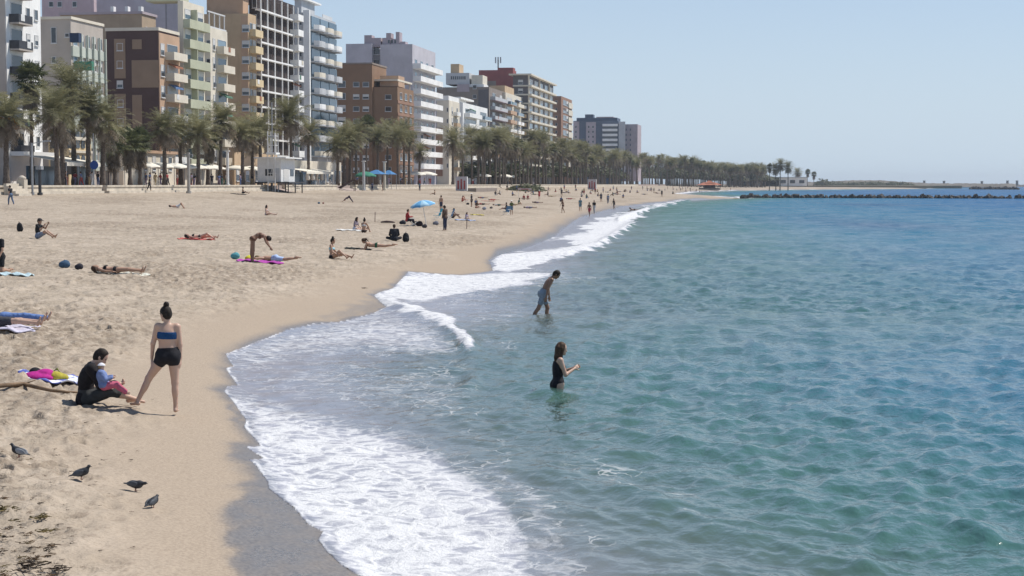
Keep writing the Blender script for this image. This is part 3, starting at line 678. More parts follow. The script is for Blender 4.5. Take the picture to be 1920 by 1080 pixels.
# taupe stack with penthouse
B = Bld('apartment_block', 'taupe block with white windowed penthouse and yellow roof tower', W['taupe'], 917, 946, 819, 163, -88)
B.blk_px('penthouse', W['palegrey'], 836, 880, 137, 158, 12, B.Y0+.5)
for k in range(8): B.blk_px('penthouse_opening', GLASS, 845.5+k*3.6, 847.6+k*3.6, 143, 149, None, B.Y0+.5, .06)
B.blk_px('roof_tower', W['ochre'], 845, 861, 120, 137, 7, B.Y0+2); B.blk_px('terrace_room', W['cream'], 884, 905, 141, 158, 8, B.Y0+1); B.blk_px('terrace_slab', W['white'], 880, 907, 158, 163, 8, B.Y0+.4)
B.blk_px('gable_face', W['charcoal'], 897, 916, 168, 260, None, None, .08); B.blk_px('gable_face', W['mauve'], 857, 880, 158, 172, None, None, .08)
for px in (826, 890):
    for k in range(3): B.gwin(px, 163+k*18, 7, 7)
for z in B.levels(2.9): 
    B.balc('sea', B.u(.5), z, (B.Y1-B.Y0)*.85, 1.6, .95, W['mauve'], pick(W['palegrey'], W['orange'], W['cream'])); B.win('sea', B.u(.3), z+1.2, 5.5, 2.1); B.win('sea', B.u(.75), z+1.2, 5.0, 2.1, SHUT)
B = Bld('apartment_block', 'narrow orange and cream block with cluttered balconies before the dark banded block', W['cream'], 948, 989, 940, 173, -87)
for z in B.levels(2.9):
    for f, mt in ((.16, W['orange']), (.5, W['cream']), (.84, W['ochre'])):
        B.balc('sea', B.u(f), z, (B.Y1-B.Y0)*.27, 1.5, .95, mt, pick(mt, W['white'], BGLASS)); B.win('sea', B.u(f), z+1.2, (B.Y1-B.Y0)*.22, 2.1, pick(None, SHUT))
B.block('roof_room', W['ochre'], B.xf-6, B.xf-1, B.u(.1), B.u(.5), B.top+.002, B.top+2.4)
# red topped block
B = Bld('apartment_block', 'block with a dark red roof storey and phone mast', W['red'], 962, 968, 898, 131, -96)
B.blk_px('roof_box', W['red'], 933, 962, 127, 133, 5, B.Y0+.4); B.blk_px('wall_shade_panel', W['taupe'], 899, 930, 152, 175, None, None, .06)  # thin taupe panel set on the red gable
c = at_y(934, 130, B.Y0+3)
mast = empty('phone_mast', (c.x, B.Y0+3, B.top), 0, 'dark phone mast on the red roof storey', 'mast')
h = at_y(934, 107, B.Y0+3).z-B.top
MB().tube([(0,0,0),(0,0,h*.8)], .22, 8).build('pole', dark_metal, mast)
for dx in (-.9, 0, .9): MB().box(dx-.22, dx+.22, -.15, .15, h*.55, h).build('antenna_panel', grey_metal, mast)
# dark banded block
B = Bld('apartment_block', 'dark grey block with thin cream balcony bands and splayed corner', W['charcoal'], 990, 1037, 962, 141, -85)
B.roof(W['cream'], 1.3, .5)
for z in B.levels(2.95, .6):
    B.block('cream_band', W['cream'], B.xf+.002, B.xf+1.3, B.Y0-.6, B.Y1, z-.28, z+.35); B.block('gable_band', W['cream'], B.xb, B.xf-.002, B.Y0-.6, B.Y0-.002, z-.2, z+.3)
    for f in (.1, .3, .5, .7, .9): B.win('sea', B.u(f), z+1.55, (B.Y1-B.Y0)*.13, 2.0, pick(None, SHUT, SHUT), pick(GLASS, BGLASS))
    B.gwin(976, HOR-(z+1.5-CAMH)*B.px, 9, 8, pick(None, SHUT))
for f in (.0, .4, .8): B.block('pier', W['cream'], B.xf+.0, B.xf+.5, B.u(f), B.u(f)+.6, B.zb, B.top)
# brick end block
B = Bld('brick_block', 'red brick block with cream end strip, last before the palms', W['redbrick'], 1052, 1072, 1036, 180, -86)
for z in B.levels(2.95, .5):
    B.block('cream_strip', W['cream'], B.xf+.002, B.xf+.4, B.u(.62), B.Y1, z-.2, z+2.0); B.win('sea', B.u(.3), z+1.3, 9, 2.0, pick(None, SHUTD)); B.win('sea', B.u(.55), z+1.3, 6, 2.0, pick(None, SHUT))
    B.gwin(1043, HOR-(z+1.4-CAMH)*B.px, 4, 5)
# far slate tower: seen face-on
Yt = on_x(1190, HOR, XF).y
B = Bld('apartment_tower', 'far slate blue tower with white balconies and pinkish wing', W['slate'], 1158, 1166, 1075, 226, at_y(1158, HOR, 960).x)
for a, mt in (((1075,1086,228,330), W['mauve']), ((1099,1117,229,330), W['mauve']), ((1160,1172,228,330), W['palegrey'])): B.blk_px('facade_panel', mt, *a, None, None, .3)
for k in range(10):
    py = 237+k*9.25
    for px in (1080, 1104, 1112): 
        o = B.gwin(px, py+1, 3.2, 4.5); o.location.y -= .3
    B.blk_px('balcony', W['white'], 1130, 1158, py-4.5, py-.2, None, None, 1.8); B.blk_px('balcony_glazing', GLASS, 1131, 1157, py, py+4.4, None, None, .3)
B.blk_px('roof_storey', W['slate'], 1081, 1157, 221, 226, 20, B.Y0+2); B.blk_px('roof_room', W['slate'], 1097, 1112, 214.5, 221, 8, B.Y0+4); B.blk_px('roof_slab', W['mauve'], 1118, 1150, 219, 221, 15, B.Y0+2)
B.blk_px('side_wing', W['mauve'], 1166, 1195, 233, 340, 25, B.Y0+6); B.blk_px('side_wing', W['slate'], 1158, 1170, 229, 340, 6, B.Y0+.5)
for k in range(9):
    for px in (1174, 1182): B.blk_px('wing_window', W['slate'], px-1, px+1, 241+k*9.6, 245+k*9.6, None, B.Y0+6, .1)
# low old houses by the promenade
B = Bld('old_house', 'low ochre house with arched windows behind the café awning', W['yellow'], 130, 172, 92, 262, -86.5)
B.roof(W['cream'], .2, .4)
def arch_win(B, face, u, z):
    k = 'arch'
    if k not in _mc:
        pts = [(-.55, -1.1), (.55, -1.1), (.55, .6)] + [(.55*math.cos(a), .6+.55*math.sin(a)) for a in np.linspace(.3, 2.84, 6)] + [(-.55, .6)]
        n = len(pts); mb = MB(); mb.add([(x, .0, z) for x, z in pts]+[(x, .1, z) for x, z in pts], [tuple(range(n)), tuple(range(2*n-1, n-1, -1))]+[(i, n+i, n+(i+1) % n, (i+1) % n) for i in range(n)])
        _mc[k] = mb.mesh('arched_window')
    return B.place(_mc[k], 'arched_window', GLASS, face, u, z)
for f in (.15, .38, .61, .84):
    for z in (6.2, 9.3): arch_win(B, 'sea', B.u(f), z)
for px in (98, 110, 122):
    c = at_y(px, 0, B.Y0); arch_win(B, 'gable', c.x, 6.0); arch_win(B, 'gable', c.x, 9.2)
B.block('cornice_band', W['cream'], B.xf+.002, B.xf+.2, B.Y0, B.Y1, 7.6, 7.9)
B = Bld('old_house', 'low cream house behind the white café parasols', W['cream'], 232, 330, 205, 285, -86.8)
for f in (.08, .24, .4, .56, .72, .88): B.win('sea', B.u(f), 6.6, 1.3, 2.0, pick(None, SHUT))
B.roof(W['orange'], .3, .4)
B = Bld('shop_row', 'low pale shop row between the lifeguard cabin and the grey tower', W['cream'], 545, 640, 540, 300, -83.5)
for k in range(12): B.win('sea', B.u(.04+.083*k), 5.2, 1.7, 2.2)
B = Bld('shop_row', 'low ochre shop row behind the palms below the black and white grid block', W['ochre'], 440, 520, 436, 285, -85)
for k in range(9): B.win('sea', B.u(.06+.11*k), 5.3, 1.7, 2.2, pick(None, SHUT))
# ------------------------------------------------------------------ palms
def leaf_mat(name, c0, c1):
    m = bpy.data.materials.new(name); m.use_nodes = True; nt = m.node_tree; nt.nodes.clear()
    geo = nd(nt, 'ShaderNodeNewGeometry'); oi = nd(nt, 'ShaderNodeObjectInfo')
    f = mth(nt, 'ADD', mth(nt, 'MULTIPLY', geo.outputs['Random Per Island'], .7), mth(nt, 'MULTIPLY', oi.outputs['Random'], .5), None, True)
    c = mixc(nt, f, c0, c1)
    d = nd(nt, 'ShaderNodeBsdfPrincipled', i_Roughness=.55); nt.links.new(c, d.inputs['Base Color']); d.inputs['Specular IOR Level'].default_value = .35
    t = nd(nt, 'ShaderNodeBsdfTranslucent'); nt.links.new(c, t.inputs['Color'])
    mx_ = nd(nt, 'ShaderNodeMixShader'); mx_.inputs[0].default_value = .38; nt.links.new(d.outputs[0], mx_.inputs[1]); nt.links.new(t.outputs[0], mx_.inputs[2])
    out = nd(nt, 'ShaderNodeOutputMaterial'); nt.links.new(mx_.outputs[0], out.inputs[0]); return m
LEAF = leaf_mat('palm_leaf', (.115, .12, .055), (.29, .275, .15)); DRY = leaf_mat('dry_palm_leaf', (.17, .135, .095), (.31, .26, .195))
DARKLEAF = leaf_mat('dark_palm_leaf', (.05, .066, .03), (.14, .15, .065))
BARK = simple_mat('palm_bark', (.135, .11, .088), .95, .3, 6, bump=.8, bscale=14); FRUIT = simple_mat('palm_fruit', (.50, .22, .03), .7, .2, 5)
def frond(V, Fc, rg, az, el, L, droop, nl=24, wl_=.055, ll=.5):
    n = 10; p = np.zeros(3); e_ = el; pts = []; ds = []
    for i in range(n+1):
        d = np.array([math.cos(az)*math.cos(e_), math.sin(az)*math.cos(e_), math.sin(e_)]); pts.append(p.copy()); ds.append(d)
        p = p + d*L/n; e_ -= droop/n*(.5+i/n)
    pts = np.array(pts); side = np.array([-math.sin(az), math.cos(az), 0])
    b = len(V)                                                      # rachis strip
    for i in range(n+1):
        w = .045*(1-i/n)+.008; V.append(pts[i]-side*w); V.append(pts[i]+side*w)
    for i in range(n): Fc.append((b+2*i, b+2*i+1, b+2*i+3, b+2*i+2))
    for k in range(nl):
        t = .12+.88*(k+rg.uniform(0, .6))/nl; x = t*n; i = min(int(x), n-1); q = pts[i]+(pts[i+1]-pts[i])*(x-i); d = ds[i]
        up = np.cross(d, side); l = ll*(.55+.9*math.sin(math.pi*min(t*.85+.12, 1)))*rg.uniform(.75, 1.1)
        for s in (-1, 1):
            g = side*s*rg.uniform(.7, 1.0)+d*rg.uniform(.45, .85)+up*rg.uniform(-.05, .45)*(-1 if el < 0 else 1); g = g/np.linalg.norm(g); g[2] -= rg.uniform(.05, .4); 
            a = q; c = q+g*l; m_ = q+g*l*.5; w = d*wl_*.5
            b = len(V); V += [a-w*.6, a+w*.6, m_+w, c, m_-w]; Fc.append((b, b+1, b+2, b+3, b+4))
def mesh_vf(name, V, Fc):
    me = bpy.data.meshes.new(name); me.from_pydata([tuple(v) for v in V], [], Fc); me.update(); return me
def date_crown(seed, n=62, L=3.3, dry=22):
    L *= 1.28
    rg = random.Random(seed); V = []; Fc = []; V2 = []; F2 = []
    for i in range(n):
        t = i/n; el = R(78-t*86+rg.uniform(-10, 10)); frond(V, Fc, rg, i*2.39996+rg.uniform(-.2, .2), el, L*(.72+.33*math.sin(math.pi*min(1, t+.15)))*rg.uniform(.85, 1.1), rg.uniform(.8, 1.45), 26, .075, .6)
    for i in range(dry):
        el = R(rg.uniform(-62, -8)); frond(V2, F2, rg, i*2.39996+rg.uniform(-.3, .3), el, L*rg.uniform(.6, .92), rg.uniform(.5, 1.1), 20, .085, .5)
    fr = MB()
    for i in range(7):
        a = rg.uniform(0, 6.28); p0 = Vector((0, 0, -.1)); p1 = Vector((math.cos(a)*.6, math.sin(a)*.6, .1)); p2 = Vector((math.cos(a)*1.0, math.sin(a)*1.0, -.55))
        fr.tube([p0, p1, p2], [.05, .05, .03], 5)
        for k in range(14): 
            q = p2+Vector((rg.gauss(0, .12), rg.gauss(0, .12), rg.uniform(-.45, .2))); fr.tube([q, q+Vector((0, 0, -.25))], [.05, .03], 4)
    return mesh_vf('crown', V, Fc), mesh_vf('dry_fronds', V2, F2), fr.mesh('fruit_cluster')
def fan_crown(seed, n=46, L=.95):
    rg = random.Random(seed); V = []; Fc = []; V2 = []; F2 = []
    def leaf(V, Fc, az, el, P, L):
        d = np.array([math.cos(az)*math.cos(el), math.sin(az)*math.cos(el), math.sin(el)]); side = np.array([-math.sin(az), math.cos(az), 0]); up = np.cross(side, d)*-1
        q = d*P; b = len(V); V += [side*-.02, side*.02, q+side*.02, q-side*.02]; Fc.append((b, b+1, b+2, b+3))
        for k in range(15):
            a = R(-118+k*236/14); g = d*math.cos(a)+side*math.sin(a); c = q+g*L*rg.uniform(.85, 1.1)-np.array([0, 0, 1])*rg.uniform(.08, .35)*L; m_ = q+g*L*.55; pr = np.cross(g, up)*.06
            b = len(V); V += [q, m_-pr, c, m_+pr]; Fc.append((b, b+1, b+2, b+3))
    for i in range(n): leaf(V, Fc, i*2.4+rg.uniform(-.2, .2), R(85-i/n*120+rg.uniform(-8, 8)), rg.uniform(.6, 1.25), L)
    for i in range(34):
        k0 = len(V2); leaf(V2, F2, i*2.4, R(rg.uniform(-80, -50)), rg.uniform(.35, .8), L*.8); dz = rg.uniform(0, 1.5)
        for j in range(k0, len(V2)): V2[j] = V2[j]-np.array([0, 0, dz])
    return mesh_vf('crown', V, Fc), mesh_vf('dry_fronds', V2, F2), None
def trunk_mesh(h, r0, r1, seed, lean):
    rg = random.Random(seed); n = max(6, int(h/.55)); V = MB(); pts = []; rad = []
    for i in range(n+1):
        t = i/n; pts.append((lean[0]*t*t, lean[1]*t*t, h*t)); rad.append((r0+(r1-r0)*t)*(1.12 if i % 2 else .94)+(.12*(1-t)**8))
    rad[-1] *= 1.3; V.tube(pts, rad, 9); return V.mesh('trunk', True)
DATE = [date_crown(s, n, L, d) for s, n, L, d in ((1, 66, 3.5, 24), (2, 60, 3.1, 30), (3, 70, 3.7, 18), (4, 54, 2.9, 34), (5, 64, 3.3, 26))]
FAN = [fan_crown(s) for s in (11, 12)]
_tm = {}
def palm(X, Y, zb, hc, kind, seed, label, group, scale=1.0, fruit=False):
    """a palm whose crown centre is hc above its foot"""
    rg = random.Random(seed)
    root = empty('palm_tree', (X, Y, zb), rg.uniform(0, 6.28), label, 'palm tree', group)
    hq = max(2.0, round(hc*2)/2); key = (hq, kind, seed % 4)
    if key not in _tm: _tm[key] = trunk_mesh(hq, .24 if kind else .30, .15 if kind else .20, seed, (rg.uniform(-.35, .35), rg.uniform(-.3, .3)))
    tm = _tm[key]; top = tm.vertices[len(tm.vertices)-5].co
    t = new_obj('trunk', tm, BARK, root); t.scale = (1, 1, hc/hq)
    cr, dr, fr = (FAN if kind else DATE)[seed % (2 if kind else 5)]
    loc = (sum(v.co.x for v in tm.vertices[-9:])/9, sum(v.co.y for v in tm.vertices[-9:])/9, hc)
    c = new_obj('crown', cr, DARKLEAF if kind else LEAF, root, loc); c.rotation_euler = (rg.uniform(-.1, .1), rg.uniform(-.1, .1), 0); c.scale = (scale,)*3
    d = new_obj('dry_fronds', dr, DRY, root, (loc[0], loc[1], hc-.1)); d.scale = (scale,)*3
    if fruit and fr: f = new_obj('fruit_cluster', fr, FRUIT, root, loc); f.scale = (scale,)*3
    return root
NEAR = [ # trunk px, crown py, lane X, kind (1 = fan palm), scale, fruit, label
 (10, 222, -78, 0, 1.0, 1, 'date palm with orange fruit before the tall white block'),
 (57, 152, -84, 1, 1.35, 0, 'tall dark fan palm against the tall white block'),
 (106, 212, -78, 0, 1.0, 0, 'date palm with drooping crown in front of the ochre house'),
 (117, 238, -80, 0, .85, 0, 'slender date palm tucked behind the palm before the ochre house'),
 (137, 166, -81, 0, 1.15, 1, 'tallest date palm, orange fruit, before the beige and mint block'),
 (164, 203, -79, 0, 1.0, 0, 'date palm beside the post with the round blue sign'),
 (191, 234, -78, 0, .95, 0, 'date palm at the near edge of the dark brown gable'),
 (215, 272, -79, 1, 1.25, 0, 'squat shaggy fan palm under the brown gable, before the awning end'),
 (243, 270, -79, 1, 1.2, 0, 'squat shaggy fan palm, middle one under the brown gable'),
 (262, 268, -80, 1, 1.25, 0, 'squat shaggy fan palm beside the first white café parasol'),
 (308, 242, -79, 0, .95, 0, 'date palm above the white café parasols under the orange sea front'),
 (338, 250, -82, 0, .85, 0, 'short dry date palm behind the grey shower post'),
 (371, 252, -79, 0, .95, 0, 'date palm below the olive green balcony bands'),
 (389, 268, -80, 1, 1.1, 0, 'dark shaggy fan palm below the cream block'),
 (412, 230, -79, 0, 1.0, 0, 'leaning date palm below the cream block with the pergola'),
 (454, 252, -79, 0, .95, 0, 'date palm below the ochre block'),
 (473, 262, -81, 0, .8, 0, 'small date palm below the edge of the ochre block'),
 (488, 248, -79, 0, .95, 0, 'date palm below the black and white grid, beside the mast'),
 (546, 222, -79, 0, 1.2, 0, 'large date palm behind the white lifeguard cabin'),
 (578, 252, -82, 0, .9, 0, 'date palm at the foot of the grey curved balcony tower'),
 (633, 275, -78, 0, .95, 0, 'dry date palm at the corner of the brick block'),
 (645, 262, -80, 0, .95, 0, 'second date palm along the brick block from the grey tower'),
 (656, 270, -79, 0, .85, 0, 'short date palm behind the playground slide'),
 (668, 252, -80, 0, .95, 0, 'date palm behind the green playground parasol'),
 (686, 236, -83, 1, 1.35, 0, 'dark fan palm high against the brick block'),
 (708, 260, -79, 0, .95, 0, 'date palm over the blue playground canopy'),
 (726, 250, -83, 0, .95, 0, 'date palm against the right half of the brick block'),
 (746, 260, -79, 0, .95, 0, 'date palm before the brick corner with paired windows'),
 (757, 248, -80, 0, 1.0, 0, 'taller date palm before the brick corner with paired windows'),
 (767, 266, -78, 0, .9, 0, 'leaning date palm below the long white balconies'),
 (786, 286, -79, 0, .8, 0, 'small date palm in front of the long white balconies'),
 (849, 266, -78, 0, 1.15, 0, 'lone date palm beside the notice board with red figures'),
 (868, 285, -80, 0, .9, 0, 'short date palm just past the notice board'),
 (885, 258, -82, 0, 1.05, 0, 'tall date palm below the white block with shaded balconies')]
for i, (px, py, X, k, sc, fr, lab) in enumerate(NEAR):
    p = on_x(px, py, X); palm(X, p.y, PZ-.12, p.z-PZ+.12, k, i*7+3, lab, None, sc, fr)
rg = random.Random(21); k = 0
for px in np.concatenate([np.arange(896, 1080, 7.6), np.arange(1080, 1262, 5.6)]):
    for row in range(2):
        X = (-77.5, -84)[row]+rg.uniform(-1.3, 1.3)
        py = np.interp(px, [896, 960, 1060, 1140, 1262], [268, 272, 284, 297, 309])+rg.uniform(-19, 13)*(1 if px < 1120 else .6)
        q = px+rg.uniform(-3, 3); p = on_x(q, py, X)
        palm(X, p.y, PZ-.12, max(3.5, p.z-PZ), int(rg.random() < .12), 400+k, 'palm in the dense double row along the far promenade', 'palms of the dense double row', rg.uniform(.9, 1.15)); k += 1
for k in range(64):                                             # trees where the shore bends out
    px = 1250+k*2.95+rg.uniform(-2, 2); Y = np.interp(px, [1250, 1340, 1430], [1090, 1180, 1240])+rg.uniform(-60, 60)
    py = np.interp(px, [1250, 1275, 1330, 1380, 1400, 1436], [306, 303, 313, 320, 314, 321])+rg.uniform(-5, 4)
    p = at_y(px, py, Y); zb = max(gz(p.x, Y), .5)
    palm(p.x, Y, zb, max(4, p.z-zb), int(rg.random() < .35), 900+k, 'small far palm in the grove where the shore bends seaward', 'palms of the far grove', 1.25)
for i, (px, py, lab) in enumerate(((1443, 313, 'bushy dark palm at the inland side of the far beach clump'), (1455, 317, 'short palm inside the far beach clump'), (1463, 309, 'tallest palm of the far beach clump standing on sand'), (1478, 314, 'palm with thin crown at the seaward side of the far beach clump'), (1496, 324, 'small palm just seaward of the far beach clump'), (1514, 323, 'lone round crowned palm on the far low shore'), (1526, 327, 'smallest lone palm on the far low shore'))):
    Y = 1010 if px < 1490 else 1500; p = at_y(px, py, Y); zb = gz(p.x, Y) if px < 1490 else 2.2
    palm(p.x, Y, zb, p.z-zb, 1 if i in (0, 5, 6) else 0, 33+i*5, lab, None, 1.35 if px < 1490 else 1.7)

bush_m = leaf_mat('scrub_leaf', (.06, .072, .034), (.15, .152, .075))
def bush_mesh(seed, n=420):
    rg = random.Random(seed); V = []; Fc = []
    for i in range(n):
        u = Vector((rg.gauss(0, 1), rg.gauss(0, 1), abs(rg.gauss(0, .8)))).normalized()*rg.uniform(.55, 1.0)*(1+.25*math.sin(i)); u.z *= .8
        a = Vector((rg.gauss(0, 1), rg.gauss(0, 1), rg.gauss(0, 1))).normalized()*.14; b = u.cross(a).normalized()*.11
        k = len(V); V += [u-a, u+b, u+a, u-b]; Fc.append((k, k+1, k+2, k+3))
    return mesh_vf('crown', V, Fc)
BUSH = [bush_mesh(s) for s in (1, 2, 3)]
stem = MB().tube([(0,0,0),(.05,0,.5),(0,.05,.9)], [.1, .07, .04], 6).mesh('trunk')
def bush(X, Y, z, w, h, label, group=None, s=0):
    root = empty('shrub', (X, Y, z), s, label, 'shrub', group); c = new_obj('crown', BUSH[s % 3], bush_m, root); c.scale = (w, w, h); t = new_obj('trunk', stem, BARK, root); t.scale = (w, w, h); return root

def broad_tree(X, Y, zb, h, w, label, group, seed):
    root = empty('leafy_tree', (X, Y, zb), seed, label, 'tree', group); rg2 = random.Random(seed)
    t = new_obj('trunk', stem, BARK, root); t.scale = (h*.35, h*.35, h*.62)
    for i in range(4):
        c = new_obj('crown', BUSH[(seed+i) % 3], bush_m, root, (rg2.uniform(-.3, .3)*w, rg2.uniform(-.3, .3)*w, h*rg2.uniform(.42, .62))); c.scale = (w*rg2.uniform(.45, .7),)*2+(h*rg2.uniform(.3, .42),); c.rotation_euler = (0, 0, rg2.uniform(0, 6))
for k, px in enumerate(np.arange(858, 1262, 5.2)):
    X = -86.5+rg.uniform(-.8, .8) if px < 1075 else -88+rg.uniform(-3, 3); q = px+rg.uniform(-3, 3); p = on_x(q, np.interp(px, [858, 960, 1075, 1140, 1262], [308, 304, 306, 311, 317])+rg.uniform(-9, 9), X)
    broad_tree(X, p.y, PZ-.12, max(3, p.z-PZ), max(3.0, 7*rg.uniform(.7, 1.2)), 'bushy olive tree filling the gaps behind the dense palm row', 'bushy trees behind the dense palm row', k+1)
for k in range(56):
    px = 1252+k*3.25; Y = np.interp(px, [1250, 1340, 1432], [1130, 1230, 1290])+rg.uniform(-20, 60); p = at_y(px, np.interp(px, [1250, 1275, 1330, 1380, 1400, 1436], [312, 309, 319, 325, 319, 326])+rg.uniform(-3, 4), Y); zb = max(gz(p.x, Y), .5)
    broad_tree(p.x, Y, zb, max(4, p.z-zb), 11*rg.uniform(.7, 1.2), 'far bushy tree in the grove where the shore bends seaward', 'bushy trees of the far grove', 300+k)
# ------------------------------------------------------------------ far shore, groynes, kiosk
rock_m = simple_mat('dark_rock', (.075, .068, .062), .9, .35, .6, bump=.6, bscale=3)
def rock_mesh(seed):
    rg = random.Random(seed); V = []; 
    import bmesh
    bm = bmesh.new(); bmesh.ops.create_icosphere(bm, subdivisions=1, radius=1)
    for v in bm.verts: v.co *= rg.uniform(.72, 1.12); v.co.z *= .75
    me = bpy.data.meshes.new('boulder'); bm.to_mesh(me); bm.free(); return me
ROCK = [rock_mesh(s) for s in range(6)]
def groyne(a, b, label, n, size, h, width, name='rock_groyne'):
    a = Vector(a); b = Vector(b); root = empty(name, ((a+b)/2), 0, label, 'groyne'); rg = random.Random(n)
    for i in range(n):
        t = (i+rg.random())/n; p = a.lerp(b, t)-(a+b)/2; s = size*rg.uniform(.6, 1.25); lvl = rg.random()
        o = new_obj('boulder', ROCK[i % 6], rock_m, root, (p.x+rg.uniform(-.5, .5), p.y+rg.uniform(-width, width)*(1-.6*lvl), lvl*h-.25*s))
        o.rotation_euler = (rg.uniform(0, 6), rg.uniform(0, 6), rg.uniform(0, 6)); o.scale = (s*1.15, s, s*.85)
a = on_z(1392, 371, 0); b = on_z(2010, 372.5, 0)
groyne((a.x, a.y, 0), (b.x, b.y, 0), 'long low groyne of dark boulders reaching out from the sand spit', 260, .85, .5, 1.5)
a = on_z(1818, 355, 0); b = on_z(1908, 355.5, 0)
groyne((a.x, a.y, 0), (b.x, b.y, 0), 'short detached reef of boulders lying beyond the long groyne', 60, 1.6, 1.2, 4)
brk = empty('breakwater', (150, 2300, 0), 0, 'far grey harbour breakwater along the horizon with small beacons', 'breakwater')
a = at_y(1480, 345, 2300); b = at_y(2150, 345, 2300)
mb = MB(); rg = random.Random(3); n = 120
pr = [(a.x+(b.x-a.x)*i/n-150, rg.uniform(2.0, 3.6)) for i in range(n+1)]
mb.add([(x, -8, -1) for x, z in pr]+[(x, 0, z) for x, z in pr]+[(x, 10, -1) for x, z in pr], [(i, i+1, n+2+i, n+1+i) for i in range(n)]+[(n+1+i, n+2+i, 2*n+3+i, 2*n+2+i) for i in range(n)])
far_rock = simple_mat('far_rock', (.13, .125, .125), .9, .2, .05); mb.build('rubble_mound', far_rock, brk)
for px, py in ((1733, 340), (1770, 340.5), (1841, 341), (1889, 340), (1907, 340)):
    p = at_y(px, py, 2300); MB().tube([(0,0,0),(0,0,p.z-2)], [1.9, 1.4], 8).tube([(0,0,p.z-2),(0,0,p.z-1)], 1.8, 8).build('beacon', far_rock, brk, (p.x-150, 0, 2))
# low scrubby headland
V = []; n = 90; xs = np.linspace(1500, 1905, n); hd = []
for i, px in enumerate(xs):
    top = np.interp(px, [1500, 1545, 1600, 1650, 1690, 1715, 1740, 1800, 1905], [342, 341, 338.5, 338.5, 341.5, 342.5, 344, 344.5, 345.2])-1.2*rg.random()
    p = at_y(px, top, 1900); q = at_y(px, 347, 1860); r_ = at_y(px, 345, 2050); V += [(q.x, 1860, .5), (p.x, 1900, max(p.z, 1)), (r_.x, 2050, 1)]
Fq = [(3*i+j, 3*i+3+j, 3*i+4+j, 3*i+1+j) for i in range(n-1) for j in range(2)]
me = bpy.data.meshes.new('headland'); me.from_pydata(V, [], Fq); tag(new_obj('headland', me, simple_mat('headland_earth', (.13, .115, .095), .95, .25, .03)), kind='structure')
for k in range(34):
    px = 1538+k*5.2+rg.uniform(-3, 3); Y = rg.uniform(1790, 1860); p = at_y(px, 345, Y); bush(p.x, Y, 2.0, rg.uniform(4, 9), rg.uniform(2.5, 5.5)*(1 if px < 1700 else .5), 'dark low shrub on the far headland', 'shrubs of the far headland', k)
p = at_y(1542, 345, 1700); bush(p.x, 1700, 2.2, 8, 7.5, 'round dark tree crown standing alone before the far headland', None, 2)
tile = simple_mat('roof_tile', (.36, .13, .075), .85, .2, .5)
p = at_y(1330, 345, 905); z0 = gz(p.x, 905)
kq = empty('beach_kiosk', (p.x, 905, z0), .15, 'beach kiosk with red tiled hip roof and dark open sides', 'kiosk')
MB().box(-5.2, 5.2, -3, 3, 0, 1.1).build('counter', W['taupe'], kq)
MB().box(-3, 3, -1.5, 1.5, 1.102, 2.6).build('core', W['dark'], kq)
for x in (-5.4, -2.7, 0, 2.7, 5.4): MB().tube([(x, -3.3, 0), (x, -3.3, 2.6)], .12, 6).build('post', W['brown'], kq)
def hip(a, b, z0, z1, r): return MB().add([(-a,-b,z0),(a,-b,z0),(a,b,z0),(-a,b,z0),(-r,0,z1),(r,0,z1)], [(0,1,5,4),(1,2,5),(2,3,4,5),(3,0,4),(3,2,1,0)])
hip(6.3, 4.2, 2.602, 4.0, 3).build('roof', tile, kq); hip(2.4, 2, 3.5, 4.9, .6).build('roof_lantern', tile, kq)
p = at_y(1405, 345, 1180)
for px, lab in ((1388, 'small salmon roofed house far behind the grove'), (1470, 'low white beach house behind the far palm clump'), (1418, 'low pale house far among the grove palms')):
    Y = 1300; p = at_y(px, 345, Y); h_ = empty('far_house', (p.x, Y, 2.3), 0, lab, 'house'); w_ = 10 if px < 1400 else 17
    MB().box(-w_, w_, -5, 5, 0, 6 if px > 1400 else 13).build('wall', W['white'] if px > 1400 else W['pink'], h_); MB().box(-w_-.5, w_+.5, -5.5, 5.5, 6.002 if px > 1400 else 13.002, 6.6 if px > 1400 else 14).build('roof', W['palegrey'] if px > 1400 else tile, h_)
    for k in range(5): MB().box(-w_+1+k*w_*.4, -w_+1+k*w_*.4+w_*.22, -5.08, -5.002, 2, 4.4).build('window', GLASS, h_)

# ------------------------------------------------------------------ promenade furniture
def parasol(name, X, Y, z, r, h, mats, label, cat='parasol', group=None, tilt=(0, 0), n=8, sag=.32, parent_rz=0.0):
    root = empty(name, (X, Y, z), parent_rz, label, cat, group); root.rotation_euler = (tilt[0], tilt[1], parent_rz)
    MB().tube([(0,0,0),(0,0,h)], .025 if r < 1.5 else .045, 8).build('pole', white_paint if r < 1.5 else grey_metal, root)
    for k in range(n):
        a0, a1 = 2*math.pi*k/n, 2*math.pi*(k+1)/n; mb = MB(); rows = []
        for j in range(5):
            t = j/4; rr = r*t; zz = h+.05-sag*r*t**1.7*1.35
            row = [(rr*math.cos(a0+(a1-a0)*s), rr*math.sin(a0+(a1-a0)*s), zz+(.05*r*(s*(1-s))*4*t)) for s in (0, .33, .67, 1)]
            rows.append(row)
        rows.append([(x, y, zz-.10*r*.8) for x, y, zz in rows[-1]])
        V_ = [p for row in rows for p in row]; mb.add(V_, [(4*j+i, 4*j+i+1, 4*j+5+i, 4*j+4+i) for j in range(5) for i in range(3)])
        mb.build('canopy_panel', mats[k % len(mats)], root, smooth=True)
        rb = MB().bar((0, 0, h-.02), (r*.97*math.cos(a0), r*.97*math.sin(a0), h-sag*r*1.35), .015 if r < 1.5 else .03); rb.build('rib', grey_metal, root)
    return root
